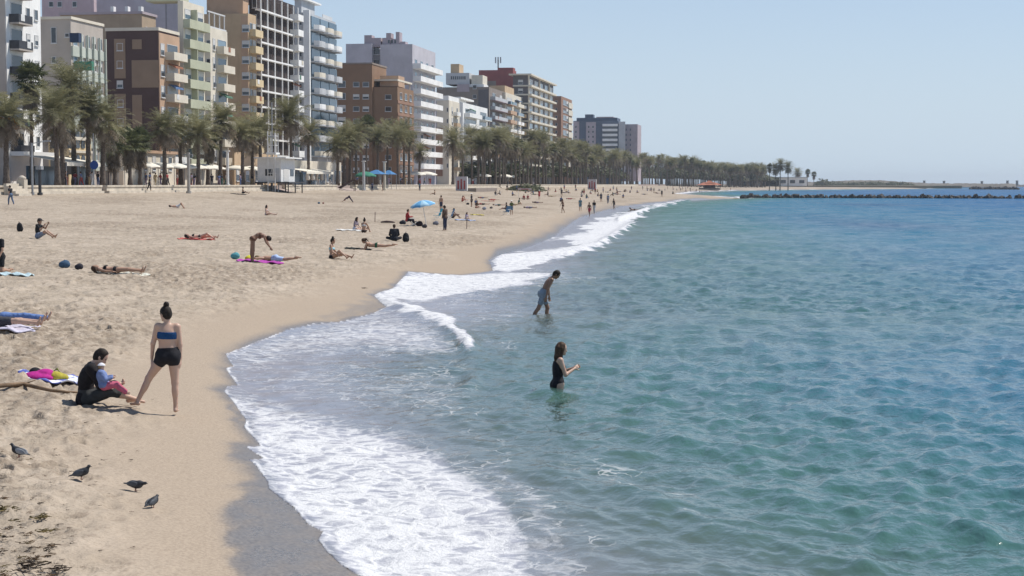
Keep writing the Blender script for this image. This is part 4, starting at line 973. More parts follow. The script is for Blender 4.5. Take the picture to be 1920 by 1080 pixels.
for i, (px, X) in enumerate(((271, -80.5), (283, -81.5), (297, -80.5), (312, -82), (327, -80.5), (346, -81), (362, -81), (380, -80.5), (397, -82), (444, -81), (470, -82))):
    p = on_x(px, HOR, X); parasol('cafe_parasol', X, p.y, PZ-.12, 2.0, 3.0, [cream_canvas], 'cream café parasol in the row along the promenade terrace', 'parasol', 'cream café parasols in a row', (0, 0), 4, .22, .78)
for i, (px, X) in enumerate(((778, -80), (800, -80), (905, -80), (945, -79), (953, -81))):
    p = on_x(px, HOR, X); parasol('cafe_parasol', X, p.y, PZ-.12, 2.4, 3.0, [cream_canvas], 'white terrace parasol among the palms beyond the brick block', 'parasol', 'terrace parasols beyond the brick block', (0, 0), 4, .22, .78)
# big cream awning on posts
def awning(pxa, pxb, X0, X1, z0, z1, label):
    y0 = on_x(pxa, HOR, X1).y; y1 = on_x(pxb, HOR, X1).y; r_ = empty('cafe_awning', (X1, y0, PZ-.12), 0, label, 'awning'); L = y1-y0; d = X1-X0
    MB().add([(-d,0,z1),(0,0,z0),(0,L,z0),(-d,L,z1),(-d,0,z1-.06),(0,0,z0-.06),(0,L,z0-.06),(-d,L,z1-.06)], [(0,1,2,3),(7,6,5,4),(0,4,5,1),(2,6,7,3),(3,7,4,0)]).build('canvas_roof', cream_canvas, r_)
    MB().box(.0, .04, 0, L, z0-.42, z0).build('valance', cream_canvas, r_)
    for k in range(4): MB().tube([(-.1, L*k/3*.98+.05, 0), (-.1, L*k/3*.98+.05, z0-.06)], .05, 6).build('post', grey_metal, r_)
    n = int(L/2.2)
    for k in range(n): MB().box(-d+.1, -d+.14, k*L/n+.05, (k+1)*L/n-.05, .1, 2.3).build('glass_screen', BGLASS, r_)
awning(126, 192, -84.5, -79.5, 2.7, 3.5, 'wide cream café awning in front of the ochre house')
awning(196, 236, -84, -79.8, 2.3, 2.8, 'lower cream awning next to the wide café awning')
awning(575, 625, -82.8, -79.5, 2.4, 2.9, 'pale shop awning at the foot of the grey tower')
for i, px in enumerate((500, 508, 577, 586, 595, 604)):                     # closed cream parasols
    p = on_x(px, HOR, -80); r_ = empty('closed_parasol', (-80, p.y, PZ-.12), 0, 'furled cream parasol standing near the lifeguard cabin', 'parasol', 'furled cream parasols'); MB().tube([(0,0,0),(0,0,2.6)], .04, 6).build('pole', grey_metal, r_); MB().tube([(0,0,.9),(0,0,1.1),(0,0,2.0),(0,0,2.65)], [.32, .42, .28, .05], 8).build('furled_canopy', cream_canvas, r_, smooth=True)
# posts, poles and showers
def post(px, pyb, pyt, X, r, mat, name, label, cat, extra=None):
    p = on_x(px, pyb, X); t = on_x(px, pyt, X); z = gz(X, p.y) if X > WALL_X else PZ-.12
    root = empty(name, (X, p.y, z), 0, label, cat); MB().tube([(0,0,0),(0,0,t.z-z)], r, 10).build('pole', mat, root)
    MB().tube([(0,0,0),(0,0,.25)], r*1.7, 10).build('base', mat, root)
    if extra: extra(root, t.z-z)
    return root
lamp = lambda rt, h: (MB().bar((0,0,h-.05), (1.6,0,h+.15), .08).build('arm', grey_metal, rt), MB().box(1.3, 2.0, -.14, .14, h+.12, h+.25).build('lamp_head', grey_metal, rt))
post(61, 362, 268, -75, .11, grey_metal, 'street_lamp', 'grey lamp post standing at the sand edge before the tall white block', 'lamp post', lamp)
post(75, 362, 318, -74.6, .16, dark_metal, 'beach_post', 'short dark post beside the grey lamp post', 'post', lambda rt, h: MB().box(-.3, .3, -.3, .3, h, h+.35).build('cap', grey_metal, rt))
bl = simple_mat('sign_blue', (.02, .07, .28), .5, .05)
def disc(rt, h):
    MB().tube([(0, -.06, h-.3), (0, -.02, h-.3)], .45, 16).build('sign_disc', bl, rt)
post(176, 345, 250, -77.5, .07, grey_metal, 'sign_post', 'thin pole carrying a round blue sign', 'sign', lambda rt, h: MB().tube([(.1, -.10, 2.4), (.1, -.06, 2.4)], .5, 16).build('sign_disc', bl, rt))
def shower(rt, h):
    MB().box(-.6, .6, -.06, .06, h-.35, h-.2).build('shower_arm', grey_metal, rt)
    for s in (-1, 1): MB().tube([(s*.55, 0, h-.36), (s*.55, 0, h-.5)], [.03, .1], 8).build('shower_head', grey_metal, rt)
post(354, 360, 286, -74.3, .2, simple_mat('concrete', (.40, .38, .35), .9, .1, 2), 'beach_shower', 'thick concrete shower post at the pink ramp', 'shower', shower)
post(427, 350, 284, -76.8, .19, white_paint, 'stone_column', 'white column beside the far edge of the pink ramp', 'column', lambda rt, h: MB().box(-.3, .3, -.3, .3, h, h+.12).build('cap', white_paint, rt))
post(682, 356, 303, -74.5, .24, W['palegrey'], 'stone_column', 'pale column next to the playground slide', 'column', lambda rt, h: MB().box(-.35, .35, -.35, .35, h, h+.12).build('cap', white_paint, rt))
post(721, 358, 304, -74.3, .24, W['cream'], 'stone_column', 'cream column past the blue playground canopy', 'column', lambda rt, h: MB().box(-.35, .35, -.35, .35, h, h+.12).build('cap', white_paint, rt))
post(511, 356, 192, -75, .08, grey_metal, 'mast', 'tall thin mast beside the lifeguard watch tower', 'mast', lambda rt, h: MB().box(-.5, .5, -.05, .05, h-5.2, h-5.0).build('yard', grey_metal, rt))
# lifeguard cabin and watch tower
a = on_x(527, 350, -73.5); b = on_x(573, 350, -73.5); z = gz(-73.5, a.y)
c_ = empty('lifeguard_cabin', (-73.5, a.y, z), 0, 'white lifeguard cabin raised on a dark deck', 'cabin'); L = b.y-a.y
zb_ = on_x(527, 341, -73.5).z-z; zt = on_x(527, 297, -73.5).z-z; dX = 3.6
MB().box(-dX, 0, 0, L*.55, zb_, zt).build('wall', white_paint, c_)
MB().box(-dX-.4, .9, -.5, L*.62, zt+.002, zt+.2).build('roof', white_paint, c_); MB().box(-dX-.3, 1.4, -.4, L*.6, zb_-.2, zb_-.002).build('deck', dark_metal, c_)
for x in (-dX, -1.5, 1.1):
    for y in (0, L*.28, L*.56): MB().tube([(x, y, -.4), (x, y, zb_-.2)], .09, 6).build('stilt', dark_metal, c_)
MB().box(.002, .05, L*.1, L*.3, zb_+.05, zb_+2.0).build('door', SHUT, c_); MB().box(.002, .05, L*.36, L*.5, zb_+.9, zb_+1.9).build('window', GLASS, c_)
MB().box(-2.4, -1.3, -.05, -.002, zb_+.9, zb_+1.9).build('window', GLASS, c_); MB().box(-1.0, -.2, -.05, -.002, zb_+.05, zb_+2.0).build('door', W['palegrey'], c_)
for k in range(4): MB().box(1.42+.28*k, 1.68+.28*k, .1, 1.3, zb_-.35-.22*k, zb_-.25-.22*k).build('step', dark_metal, c_)
a = on_x(516, 356, -74.2); z = gz(-74.2, a.y); t_ = empty('watch_tower', (-74.2, a.y, z), 0, 'open white lattice watch tower beside the lifeguard cabin', 'watch tower'); h = on_x(516, 246, -74.2).z-z
for x in (-1.1, 0):
    for y in (0, 1.6): MB().bar((x, y, 0), (x, y, h if x else h*.97), .1).build('leg', white_paint, t_)
for k in range(1, 7): MB().bar((-1.1, 0, h*k/6.5), (0, 0, h*k/6.5), .07).build('rung', white_paint, t_); MB().bar((0, 0, h*k/6.5), (0, 1.6, h*k/6.5), .07).build('rung', white_paint, t_)
MB().box(-1.3, .2, -.2, 1.8, h*.62, h*.65).build('platform', white_paint, t_); MB().bar((-1.1, 0, h*.1), (0, 0, h*.6), .05).build('brace', white_paint, t_)
# playground
a = on_x(664, 357, -73.8); z = gz(-73.8, a.y); s_ = empty('playground_slide', (-73.8, a.y, z), 0, 'dark playground slide on the sand below the wall', 'slide')
MB().add([(-3,-.4,.25),(-3,.4,.25),(0,.4,1.9),(0,-.4,1.9),(-3,-.4,.12),(-3,.4,.12),(0,.4,1.77),(0,-.4,1.77)], [(0,1,2,3),(7,6,5,4),(0,4,5,1),(1,5,6,2),(2,6,7,3),(3,7,4,0)]).build('chute', dark_metal, s_)
for y in (-.45, .45): MB().bar((-3, y, .35), (0, y, 2.0), .06, .25).build('side_rail', W['brown'], s_); MB().bar((.1, y, 0), (.1, y, 2.9), .1).build('ladder_post', W['brown'], s_)
MB().box(.05, 1.3, -.5, .5, 1.75, 1.85).build('platform', W['brown'], s_)
grn = simple_mat('green_canvas_roof', (.04, .20, .13), .8); blu = simple_mat('blue_canvas', (.05, .17, .36), .8, .08)
a = on_x(685, 345, -75.2); parasol('playground_parasol', -75.2, a.y, gz(-75.2, a.y), 2.0, 3.3, [grn], 'green parasol over the playground slide', 'parasol', None, (0, 0), 6, .3)
for px, w_, lab in ((706, 3.2, 'larger blue shade canopy over the playground'), (729, 2.2, 'smaller blue shade canopy beside the cream column')):
    a = on_x(px, 345, -75.5); r_ = empty('shade_canopy', (-75.5, a.y, 2.7), 0, lab, 'canopy')
    hip(w_*.5, w_*1.1, 2.9, 3.7, .2).build('canvas_roof', blu, r_)
    for x in (-.45, .45):
        for y in (-1, 1): MB().tube([(x*w_, y*w_, 0), (x*w_, y*w_, 2.95)], .05, 6).build('post', grey_metal, r_)
# notice boards
redp = simple_mat('red_print', (.33, .05, .05), .7, .1)
def board(px0, px1, py0, py1, X, lab):
    a = on_x((px0+px1)/2, py1, X); Y = a.y; z = gz(X, Y); r_ = empty('notice_board', (X, Y, z), 0, lab, 'notice board'); l = at_y(px0, py1, Y); r2 = at_y(px1, py1, Y); t = at_y(px0, py0, Y); w_ = (r2.x-l.x)*.8; h = t.z-z
    MB().box(-w_/2, w_/2, 0, .9, 0, h).build('panel', W['lilac'], r_); MB().box(w_/2+.002, w_/2+.04, .02, .88, .05, h-.05).build('side_panel', white_paint, r_)
    for k, hh in ((-.28, .75), (0, .9), (.28, .75)): MB().box(k*w_-.13*w_*.55, k*w_+.13*w_*.55, -.03, -.002, .12*h, .12*h+hh*h*.62).tube([(k*w_, -.03, h*.16+hh*h*.66), (k*w_, -.002, h*.16+hh*h*.66)], .07*h, 10).build('red_figure', redp, r_)
board(852, 878, 331, 354, -70, 'pale notice board printed with red standing figures near the lone palm')
board(1100, 1120, 336, 350, -66, 'far pale notice board with red figures on the upper sand')
# stair block on the wall at the left
a = on_x(46, 360, -75); st_ = empty('stone_stair', (-75, a.y, 2.5), 0, 'cream stone stair and pillar let into the sea wall', 'stair')
for k in range(5): MB().box(-.55+k*.32, -.25+k*.32, -3.5, -.6, 0, 1.3-k*.25).build('step', stone, st_)
MB().box(-.6, .2, -.5, .3, 0, 1.7).build('pillar', stone, st_); MB().tube([(-.2,-.1,1.7),(-.2,-.1,1.9),(-.2,-.1,2.1)], [.42, .4, .12], 10).build('pillar_cap', stone, st_, smooth=True)
p = on_x(905, 352, -66); MB_ = MB(); o = MB().box(-1.0, 1.0, -14, 14, -.2, .75).build('low_stone_bench', W['taupe'], None, (-68, on_x(905, 352, -68).y, gz(-68, on_x(905, 352, -68).y))); tag(o, 'long low taupe stone bench on the sand past the notice board', 'bench')
p = on_x(985, 350, -66); 
for i, (px, w_) in enumerate(((976, 3.2), (990, 3.8), (1000, 2.8))):
    q = on_x(px, 352, -66+i); bush(q.x, q.y, gz(q.x, q.y), w_, 2.0, ('dry olive beach shrub past the taupe bench', 'widest olive beach shrub in the clump past the taupe bench', 'smallest beach shrub ending the clump past the taupe bench')[i], None, i)
# ------------------------------------------------------------------ rounded solids: one continuous surface from blended limbs
def surface(prims, h, extra=None):
    """prims: (kind, a, b, ra, rb, k) cap | (kind, c, axes(3x3 rows), radii, None, k) ell -> vertices, quads"""
    lo = np.full(3, 1e9); hi = -lo
    for p in prims:
        if p[0] == 'cap':
            m = max(p[3], p[4]); lo = np.minimum(lo, np.minimum(p[1], p[2])-m); hi = np.maximum(hi, np.maximum(p[1], p[2])+m)
        else: m = max(p[3]); lo = np.minimum(lo, p[1]-m); hi = np.maximum(hi, p[1]+m)
    lo = lo-3*h; n = np.ceil((hi+3*h-lo)/h).astype(int)+1
    ax = [lo[i]+h*np.arange(n[i]) for i in range(3)]; D = np.full(n, .3)
    for p in prims:
        k = p[5]
        if p[0] == 'cap': m = max(p[3], p[4])+k+3*h; a = np.minimum(p[1], p[2])-m; b = np.maximum(p[1], p[2])+m
        else: m = max(p[3])+k+3*h; a = p[1]-m; b = p[1]+m
        i0 = np.clip(np.floor((a-lo)/h).astype(int), 0, n-1); i1 = np.clip(np.ceil((b-lo)/h).astype(int)+1, 1, n)
        X_ = ax[0][i0[0]:i1[0], None, None]; Y_ = ax[1][None, i0[1]:i1[1], None]; Z_ = ax[2][None, None, i0[2]:i1[2]]
        if p[0] == 'cap':
            v = p[2]-p[1]; L2 = max(v@v, 1e-9); dx, dy, dz = X_-p[1][0], Y_-p[1][1], Z_-p[1][2]
            t = np.clip((dx*v[0]+dy*v[1]+dz*v[2])/L2, 0, 1)
            d = np.sqrt((dx-t*v[0])**2+(dy-t*v[1])**2+(dz-t*v[2])**2)-(p[3]+(p[4]-p[3])*t)
        else:
            dx, dy, dz = X_-p[1][0], Y_-p[1][1], Z_-p[1][2]; q = [(dx*r[0]+dy*r[1]+dz*r[2]) for r in p[2]]; r = p[3]
            k0 = np.sqrt(sum((q[i]/r[i])**2 for i in range(3))); k1 = np.sqrt(sum((q[i]/r[i]**2)**2 for i in range(3)))+1e-9
            d = k0*(k0-1)/k1; d = np.where(k0 < 1e-4, -min(r), d)
        s = D[i0[0]:i1[0], i0[1]:i1[1], i0[2]:i1[2]]
        hh = np.maximum(k-np.abs(s-d), 0)/k; D[i0[0]:i1[0], i0[1]:i1[1], i0[2]:i1[2]] = np.minimum(s, d)-hh*hh*k*.25
    if extra is not None: D = extra(D, ax[0][:, None, None], ax[1][None, :, None], ax[2][None, None, :])
    D[0] = D[-1] = .3; D[:, 0] = D[:, -1] = .3; D[:, :, 0] = D[:, :, -1] = .3
    S = D < 0; c = [slice(None, -1), slice(1, None)]
    cnt = np.zeros(np.array(S.shape)-1, int); acc = np.zeros(tuple(np.array(S.shape)-1)+(3,)); 
    corners = [(i, j, k) for i in (0, 1) for j in (0, 1) for k in (0, 1)]
    for A_ in corners:
        for x in range(3):
            if A_[x] == 0:
                B_ = list(A_); B_[x] = 1
                da = D[c[A_[0]], c[A_[1]], c[A_[2]]]; db = D[c[B_[0]], c[B_[1]], c[B_[2]]]; cr = (da < 0) != (db < 0)
                t = np.where(cr, da/np.where(cr, da-db, 1), 0); cnt += cr
                for y in range(3): acc[..., y] += cr*(A_[y]+(t if y == x else 0))
    act = cnt > 0; idx = np.full(act.shape, -1); I = np.argwhere(act); idx[act] = np.arange(len(I))
    V = lo+h*(I+acc[act]/cnt[act][:, None]); Qs = []
    for x in range(3):
        y, z = (x+1) % 3, (x+2) % 3
        a = [slice(1, -1)]*3; b = [slice(1, -1)]*3; a[x] = slice(0, -1); b[x] = slice(1, None)
        sa = S[tuple(a)]; sb = S[tuple(b)]; e_ = np.argwhere(sa != sb); 
        if len(e_) == 0: continue
        e_ = e_+np.array([0 if i == x else 1 for i in range(3)]); flip = S[tuple(e_.T)]
        def cell(oy, oz):
            g = e_.copy(); g[:, y] += oy; g[:, z] += oz; return idx[tuple(g.T)]
        q = np.stack([cell(-1, -1), cell(0, -1), cell(0, 0), cell(-1, 0)], -1); q[~flip] = q[~flip][:, ::-1]; Qs.append(q)
    return V, np.concatenate(Qs)
nv = lambda *a: np.array(a, float)
def un(v): v = np.asarray(v, float); return v/np.linalg.norm(v)

def figure(P, Hh=1.68, fem=True, stout=1.0):
    """joint positions and limb volumes for a pose"""
    k = Hh/1.70; J = {}; pr = []; sp = un(P.get('spine', (0, 0, 1))); fr = un(P.get('front', (1, 0, 0))); fr = un(fr-sp*(fr@sp)); lt = np.cross(sp, fr)
    sp2 = un(P.get('spine2', sp)); fr2 = un(P.get('front2', fr)); fr2 = un(fr2-sp2*(fr2@sp2)); lt2 = np.cross(sp2, fr2)
    pel = nv(0, 0, 0); mid = pel+sp*.24*k; nk = mid+sp2*.27*k
    ax1 = np.array([fr, lt, sp]); ax2 = np.array([fr2, lt2, sp2]); s = stout*k
    E = lambda role, c, ax_, r, kk=.05: pr.append((role, ('ell', c, ax_, [x for x in r], None, kk*k)))
    C = lambda role, a, b, ra, rb, kk=.03: pr.append((role, ('cap', a, b, ra*k, rb*k, kk*k)))
    E('pelvis', pel+sp*.03*k, ax1, [.108*s, (.166 if fem else .152)*s, .115*k])
    if P.get('butt', True):
        for g in (-1, 1): E('pelvis', pel-fr*.055*k+lt*g*.072*k-sp*.025*k, ax1, [.085*s, .085*s, .10*k], .04)
    E('waist', pel+sp*.17*k, ax1, [.088*s, (.118 if fem else .132)*s, .14*k], .07)
    E('chest', mid+sp2*.10*k, ax2, [.102*s, (.138 if fem else .155)*s, .16*k], .07)
    shw = (.158 if fem else .182)*k; top = mid+sp2*.225*k
    if fem:
        for g in (-1, 1): E('chest', mid+sp2*.075*k+fr2*.085*k+lt2*g*.066*k, ax2, [.05*k, .056*k, .055*k], .03)
    C('shoulder', top-lt2*shw*.8, top+lt2*shw*.8, .052, .052, .05)
    hd = un(P.get('head', sp2)); C('neck', nk-sp2*.03*k, nk+hd*.09*k, .052, .047, .03)
    fc = un(P.get('face', fr2)); fc = un(fc-hd*(fc@hd)*P.get('keep', 1.0)); hl = un(np.cross(hd, fc)); hu = np.cross(fc, hl)
    hc = nk+hd*.165*k+fc*.022*k; axh = np.array([fc, hl, hu]); J.update(hc=hc, axh=axh, k=k, sp=sp, sp2=sp2, pel=pel, nk=nk, mid=mid, fr=fr2, lt=lt2, top=top)
    E('head', hc+hu*.02*k, axh, [.096*k, .076*k, .098*k], .03); E('head', hc+fc*.028*k-hu*.055*k, axh, [.062*k, .054*k, .066*k], .04)
    C('head', hc+fc*.088*k-hu*.002*k, hc+fc*.106*k-hu*.03*k, .009, .013, .015)
    for g in (-1, 1): E('head', hc+hl*g*.078*k-fc*.008*k-hu*.012*k, axh, [.018*k, .009*k, .031*k], .012)
    E('head', hc+fc*.09*k-hu*.066*k, axh, [.012*k, .024*k, .010*k], .012)
    E('head', hc+fc*.078*k-hu*.098*k, axh, [.02*k, .022*k, .016*k], .02)
    for sd_, g in (('L', 1), ('R', -1)):
        ua, fa = un(P.get('ua'+sd_, (0, g*.15, -1))), un(P.get('fa'+sd_, (.15, g*.05, -1))); ha = un(P.get('ha'+sd_, fa))
        sh = top+lt2*g*shw; el = sh+ua*.285*k; wr = el+fa*.245*k
        ra = .046 if fem else .052
        C('arm'+sd_, sh, el, ra*stout, .038, .04); C('fore'+sd_, el, wr, .038, .025, .02); J.update({'sh'+sd_: sh, 'el'+sd_: el, 'wr'+sd_: wr})
        pn = un(P.get('palm'+sd_, -lt2*g)); pn = un(pn-ha*(pn@ha)); hs = np.cross(ha, pn)*g     # hs points to the thumb side
        axp = np.array([ha, hs, pn]); E('hand', wr+ha*.05*k, axp, [.052*k, .040*k, .016*k], .02)
        if P.get('fingers', True):
            for i, (o_, L) in enumerate(((.03, .068), (.010, .078), (-.010, .073), (-.029, .056))):
                b0 = wr+ha*.085*k+hs*o_*k; c_ = P.get('curl', .35); b1 = b0+(ha*math.cos(c_)+pn*math.sin(c_))*L*.5*k; b2 = b1+un(ha*math.cos(2.2*c_)+pn*math.sin(2.2*c_))*L*.5*k
                C('hand', b0, b1, .0095, .009, .006); C('hand', b1, b2, .009, .0078, .006)
            t0 = wr+ha*.03*k+hs*.034*k; t1 = t0+un(ha+hs*.75+pn*.3)*.04*k; C('hand', t0, t1, .012, .010, .01); C('hand', t1, t1+un(ha+hs*.25+pn*.35)*.033*k, .010, .0085, .006)
        else: E('hand', wr+ha*.11*k, axp, [.06*k, .034*k, .018*k], .02)
        th, sn = un(P.get('th'+sd_, (0, 0, -1))), un(P.get('sn'+sd_, (0, 0, -1))); ft = un(P.get('ft'+sd_, (1, g*.12, -.08)))
        hp = pel+lt*g*.085*k-sp*.02*k; kn = hp+th*.42*k
        if P.get('seat'):
            dz = np.clip((-.105*k+.072*k-kn[2])/(.40*k), -.99, .5); hv = un(nv(sn[0], sn[1], 0)); sn = hv*math.sqrt(1-dz*dz)+nv(0, 0, dz)
        kn = kn+0; an = kn+sn*.40*k
        C('thigh'+sd_, hp, kn, (.088 if fem else .083)*stout, .056, .04); C('shin'+sd_, kn, an, .053, .035, .03)
        cf = un(-ft+ft*(ft@sn)*0); E('shin'+sd_, kn+sn*.13*k+un(np.cross(sn, np.cross(sn, ft)))*.018*k, np.array([un(np.cross(sn, np.cross(sn, ft))), un(np.cross(sn, ft)), sn]), [.046*k, .05*k, .12*k], .03)
        hl_ = an-ft*.035*k+un(sn-ft*(sn@ft))*.045*k
        C('foot', an, hl_, .033, .03, .02); C('foot', hl_+ft*.02*k, hl_+ft*.19*k+un(sn-ft*(sn@ft))*.008*k, .031, .022, .02)
        J.update({'hp'+sd_: hp, 'kn'+sd_: kn, 'an'+sd_: an})
    return J, pr
def garment(J, pr, kind):
    k = J['k']; out = []; sp = J['sp']; pel = J['pel']
    def take(role, off, t=None):
        for r, p in pr:
            if r == role:
                if p[0] == 'cap':
                    b = p[2] if t is None else p[1]+(p[2]-p[1])*t; rb = p[4] if t is None else p[3]+(p[4]-p[3])*t
                    out.append(('cap', p[1], b, p[3]+off, rb+off, p[5]))
                else: out.append(('ell', p[1], p[2], [x+off for x in p[3]], None, p[5]))
                if t is not None and role[:4] in ('shin',): break
    base = {'bikini_bottom': .007, 'briefs': .008, 'swimsuit': .006, 'band': .009, 'shorts': .016, 'short_shorts': .010, 'trousers': .016, 'tshirt': .016, 'jacket': .024, 'vest': .012, 'knee_trousers': .02}[kind]*1.0
    o = base
    lo, hi = -9, 9
    if kind in ('bikini_bottom', 'briefs', 'short_shorts', 'shorts', 'trousers', 'knee_trousers'):
        take('pelvis', o); take('waist', o); hi = {'bikini_bottom': .055, 'briefs': .07}.get(kind, .13)*k
        T = {'bikini_bottom': .02, 'briefs': .06, 'short_shorts': .20, 'shorts': .62}.get(kind)
        for s in 'LR':
            take('thigh'+s, o, T) 
            if kind == 'trousers': take('shin'+s, o)
            if kind == 'knee_trousers': take('shin'+s, o, .25)
        if kind == 'bikini_bottom': lo = -.075*k
    else:
        take('waist', o); take('chest', o)
        if kind == 'swimsuit': take('pelvis', o); hi = .44*k; lo = -.085*k
        elif kind == 'band': lo, hi = .27*k, .385*k
        else:
            take('shoulder', o); take('pelvis', o) if kind == 'jacket' else None; lo = -.02*k if kind != 'jacket' else -.10*k
            if kind != 'vest':
                for s in 'LR':
                    take('arm'+s, o, .62 if kind == 'tshirt' else None)
                    if kind == 'jacket': take('fore'+s, o*.8, .92)
            else: hi = .47*k
    sp2 = J['sp2']; mid = J['mid']
    def clip(D, X_, Y_, Z_):
        s1 = (X_-pel[0])*sp[0]+(Y_-pel[1])*sp[1]+(Z_-pel[2])*sp[2]; s2 = .24*k+(X_-mid[0])*sp2[0]+(Y_-mid[1])*sp2[1]+(Z_-mid[2])*sp2[2]
        if kind in ('tshirt', 'jacket', 'vest', 'band', 'swimsuit') and hi < 8: D = np.maximum(D, s2-hi)
        elif hi < 8: D = np.maximum(D, s1-hi)
        if lo > -8:
            if kind == 'band': D = np.maximum(D, lo-s2)
            elif kind in ('tshirt', 'jacket', 'vest', 'swimsuit', 'bikini_bottom'):
                near = ((X_-pel[0])**2+(Y_-pel[1])**2+(Z_-pel[2])**2) < (.30*k)**2
                D = np.where(near, np.maximum(D, lo-s1), D)
        if kind in ('jacket', 'trousers', 'tshirt', 'shorts', 'knee_trousers'): D = D+.0042*k*np.sin(62*(s1+.35*X_)/k+3.5*np.sin(17*Y_/k)+2.6*np.sin(13*X_/k))*np.sin(23*(Y_-.5*Z_)/k+1.0)
        return D
    return out, clip
def hair_prims(J, style):
    k = J['k']; hc = J['hc']; fc, hl, hu = J['axh']; out = []
    out.append(('ell', hc+hu*.03*k-fc*.008*k, J['axh'], [.106*k, .087*k, .104*k], None, .03*k))
    out.append(('ell', hc-fc*.045*k-hu*.02*k, J['axh'], [.065*k, .074*k, .085*k], None, .03*k))
    if style == 'bun':
        out.append(('ell', hc+hu*.145*k-fc*.04*k, J['axh'], [.05*k, .052*k, .048*k], None, .012*k)); out.append(('ell', hc+hu*.165*k-fc*.055*k+hl*.02*k, J['axh'], [.03*k, .03*k, .03*k], None, .01*k))
    if style == 'long':
        dn = un(-hu*.4+nv(0, 0, -1)*.6); bk = -fc*.05*k
        for g in (-1, 0, 1):
            a = hc+bk+hl*g*.052*k; b = a+dn*.17*k-fc*.02*k; out += [('cap', a, b, .062*k, .055*k, .03*k), ('cap', b, b+nv(0, 0, -1)*.22*k-fc*.01*k+hl*g*.012*k, .055*k, .026*k, .03*k)]
        for g in (-1, 1): out.append(('cap', hc+hl*g*.07*k+fc*.02*k, hc+hl*g*.08*k+dn*.20*k, .032*k, .028*k, .03*k))
    if style == 'tail': out += [('cap', hc-fc*.09*k+hu*.03*k, hc-fc*.15*k-hu*.02*k, .035*k, .035*k, .03*k), ('cap', hc-fc*.15*k-hu*.02*k, hc-fc*.14*k-hu*.2*k, .035*k, .015*k, .03*k)]
    if style == 'hang':
        for g in (-1, 0, 1): out += [('cap', hc+hl*g*.05*k, hc+hl*g*.05*k+nv(0, 0, -.24*k), .06*k, .03*k, .03*k)]
    cut = .050 if style != 'long' else .062
    def clip(D, X_, Y_, Z_):
        f_ = (X_-hc[0])*fc[0]+(Y_-hc[1])*fc[1]+(Z_-hc[2])*fc[2]; u_ = (X_-hc[0])*hu[0]+(Y_-hc[1])*hu[1]+(Z_-hc[2])*hu[2]
        D = np.maximum(D, np.minimum(f_-cut*k, (f_*.75-u_*.65)+.012*k) if style != 'hang' else f_-.06*k)
        wob = .004*k*np.sin(43*f_/k+31*u_/k)*np.sin(37*(X_-Y_)/k); return D+wob
    return out, clip
def skin_mat(name, c):
    m, nt, b = material(name); geo = nd(nt, 'ShaderNodeTexCoord')
    f = noise(nt, geo.outputs['Object'], 6, 3); nt.links.new(mixc(nt, f, tuple(x*.88 for x in c), tuple(min(1, x*1.1) for x in c)), b.inputs['Base Color'])
    b.inputs['Roughness'].default_value = .5; b.inputs['Subsurface Weight'].default_value = .12; b.inputs['Subsurface Radius'].default_value = (.02, .008, .004); b.inputs['Subsurface Scale'].default_value = .5
    return m
SKIN = {'fair': skin_mat('fair_skin', (.52, .34, .25)), 'tan': skin_mat('tan_skin', (.40, .24, .16)), 'brown': skin_mat('brown_skin', (.24, .135, .085))}
_cl = {}
def cloth(c, name=None):
    key = tuple(c)
    if key not in _cl: _cl[key] = simple_mat('cloth_%d' % len(_cl), c, .85, .12, 14, bump=.5, bscale=22)
    return _cl[key]
HAIR = {'dark': simple_mat('dark_hair', (.022, .015, .011), .7, .4, 30, spec=.25), 'brown': simple_mat('brown_hair', (.06, .034, .02), .7, .4, 30, spec=.25), 'red': simple_mat('red_hair', (.22, .045, .025), .5, .4, 30), 'grey': simple_mat('grey_hair', (.25, .24, .22), .6, .3, 30), 'fair': simple_mat('fair_hair', (.24, .16, .08), .5, .3, 30)}
BLK = (.014, .014, .017); eye_m = simple_mat('eye', (.02, .015, .012), .2, .1, 10)
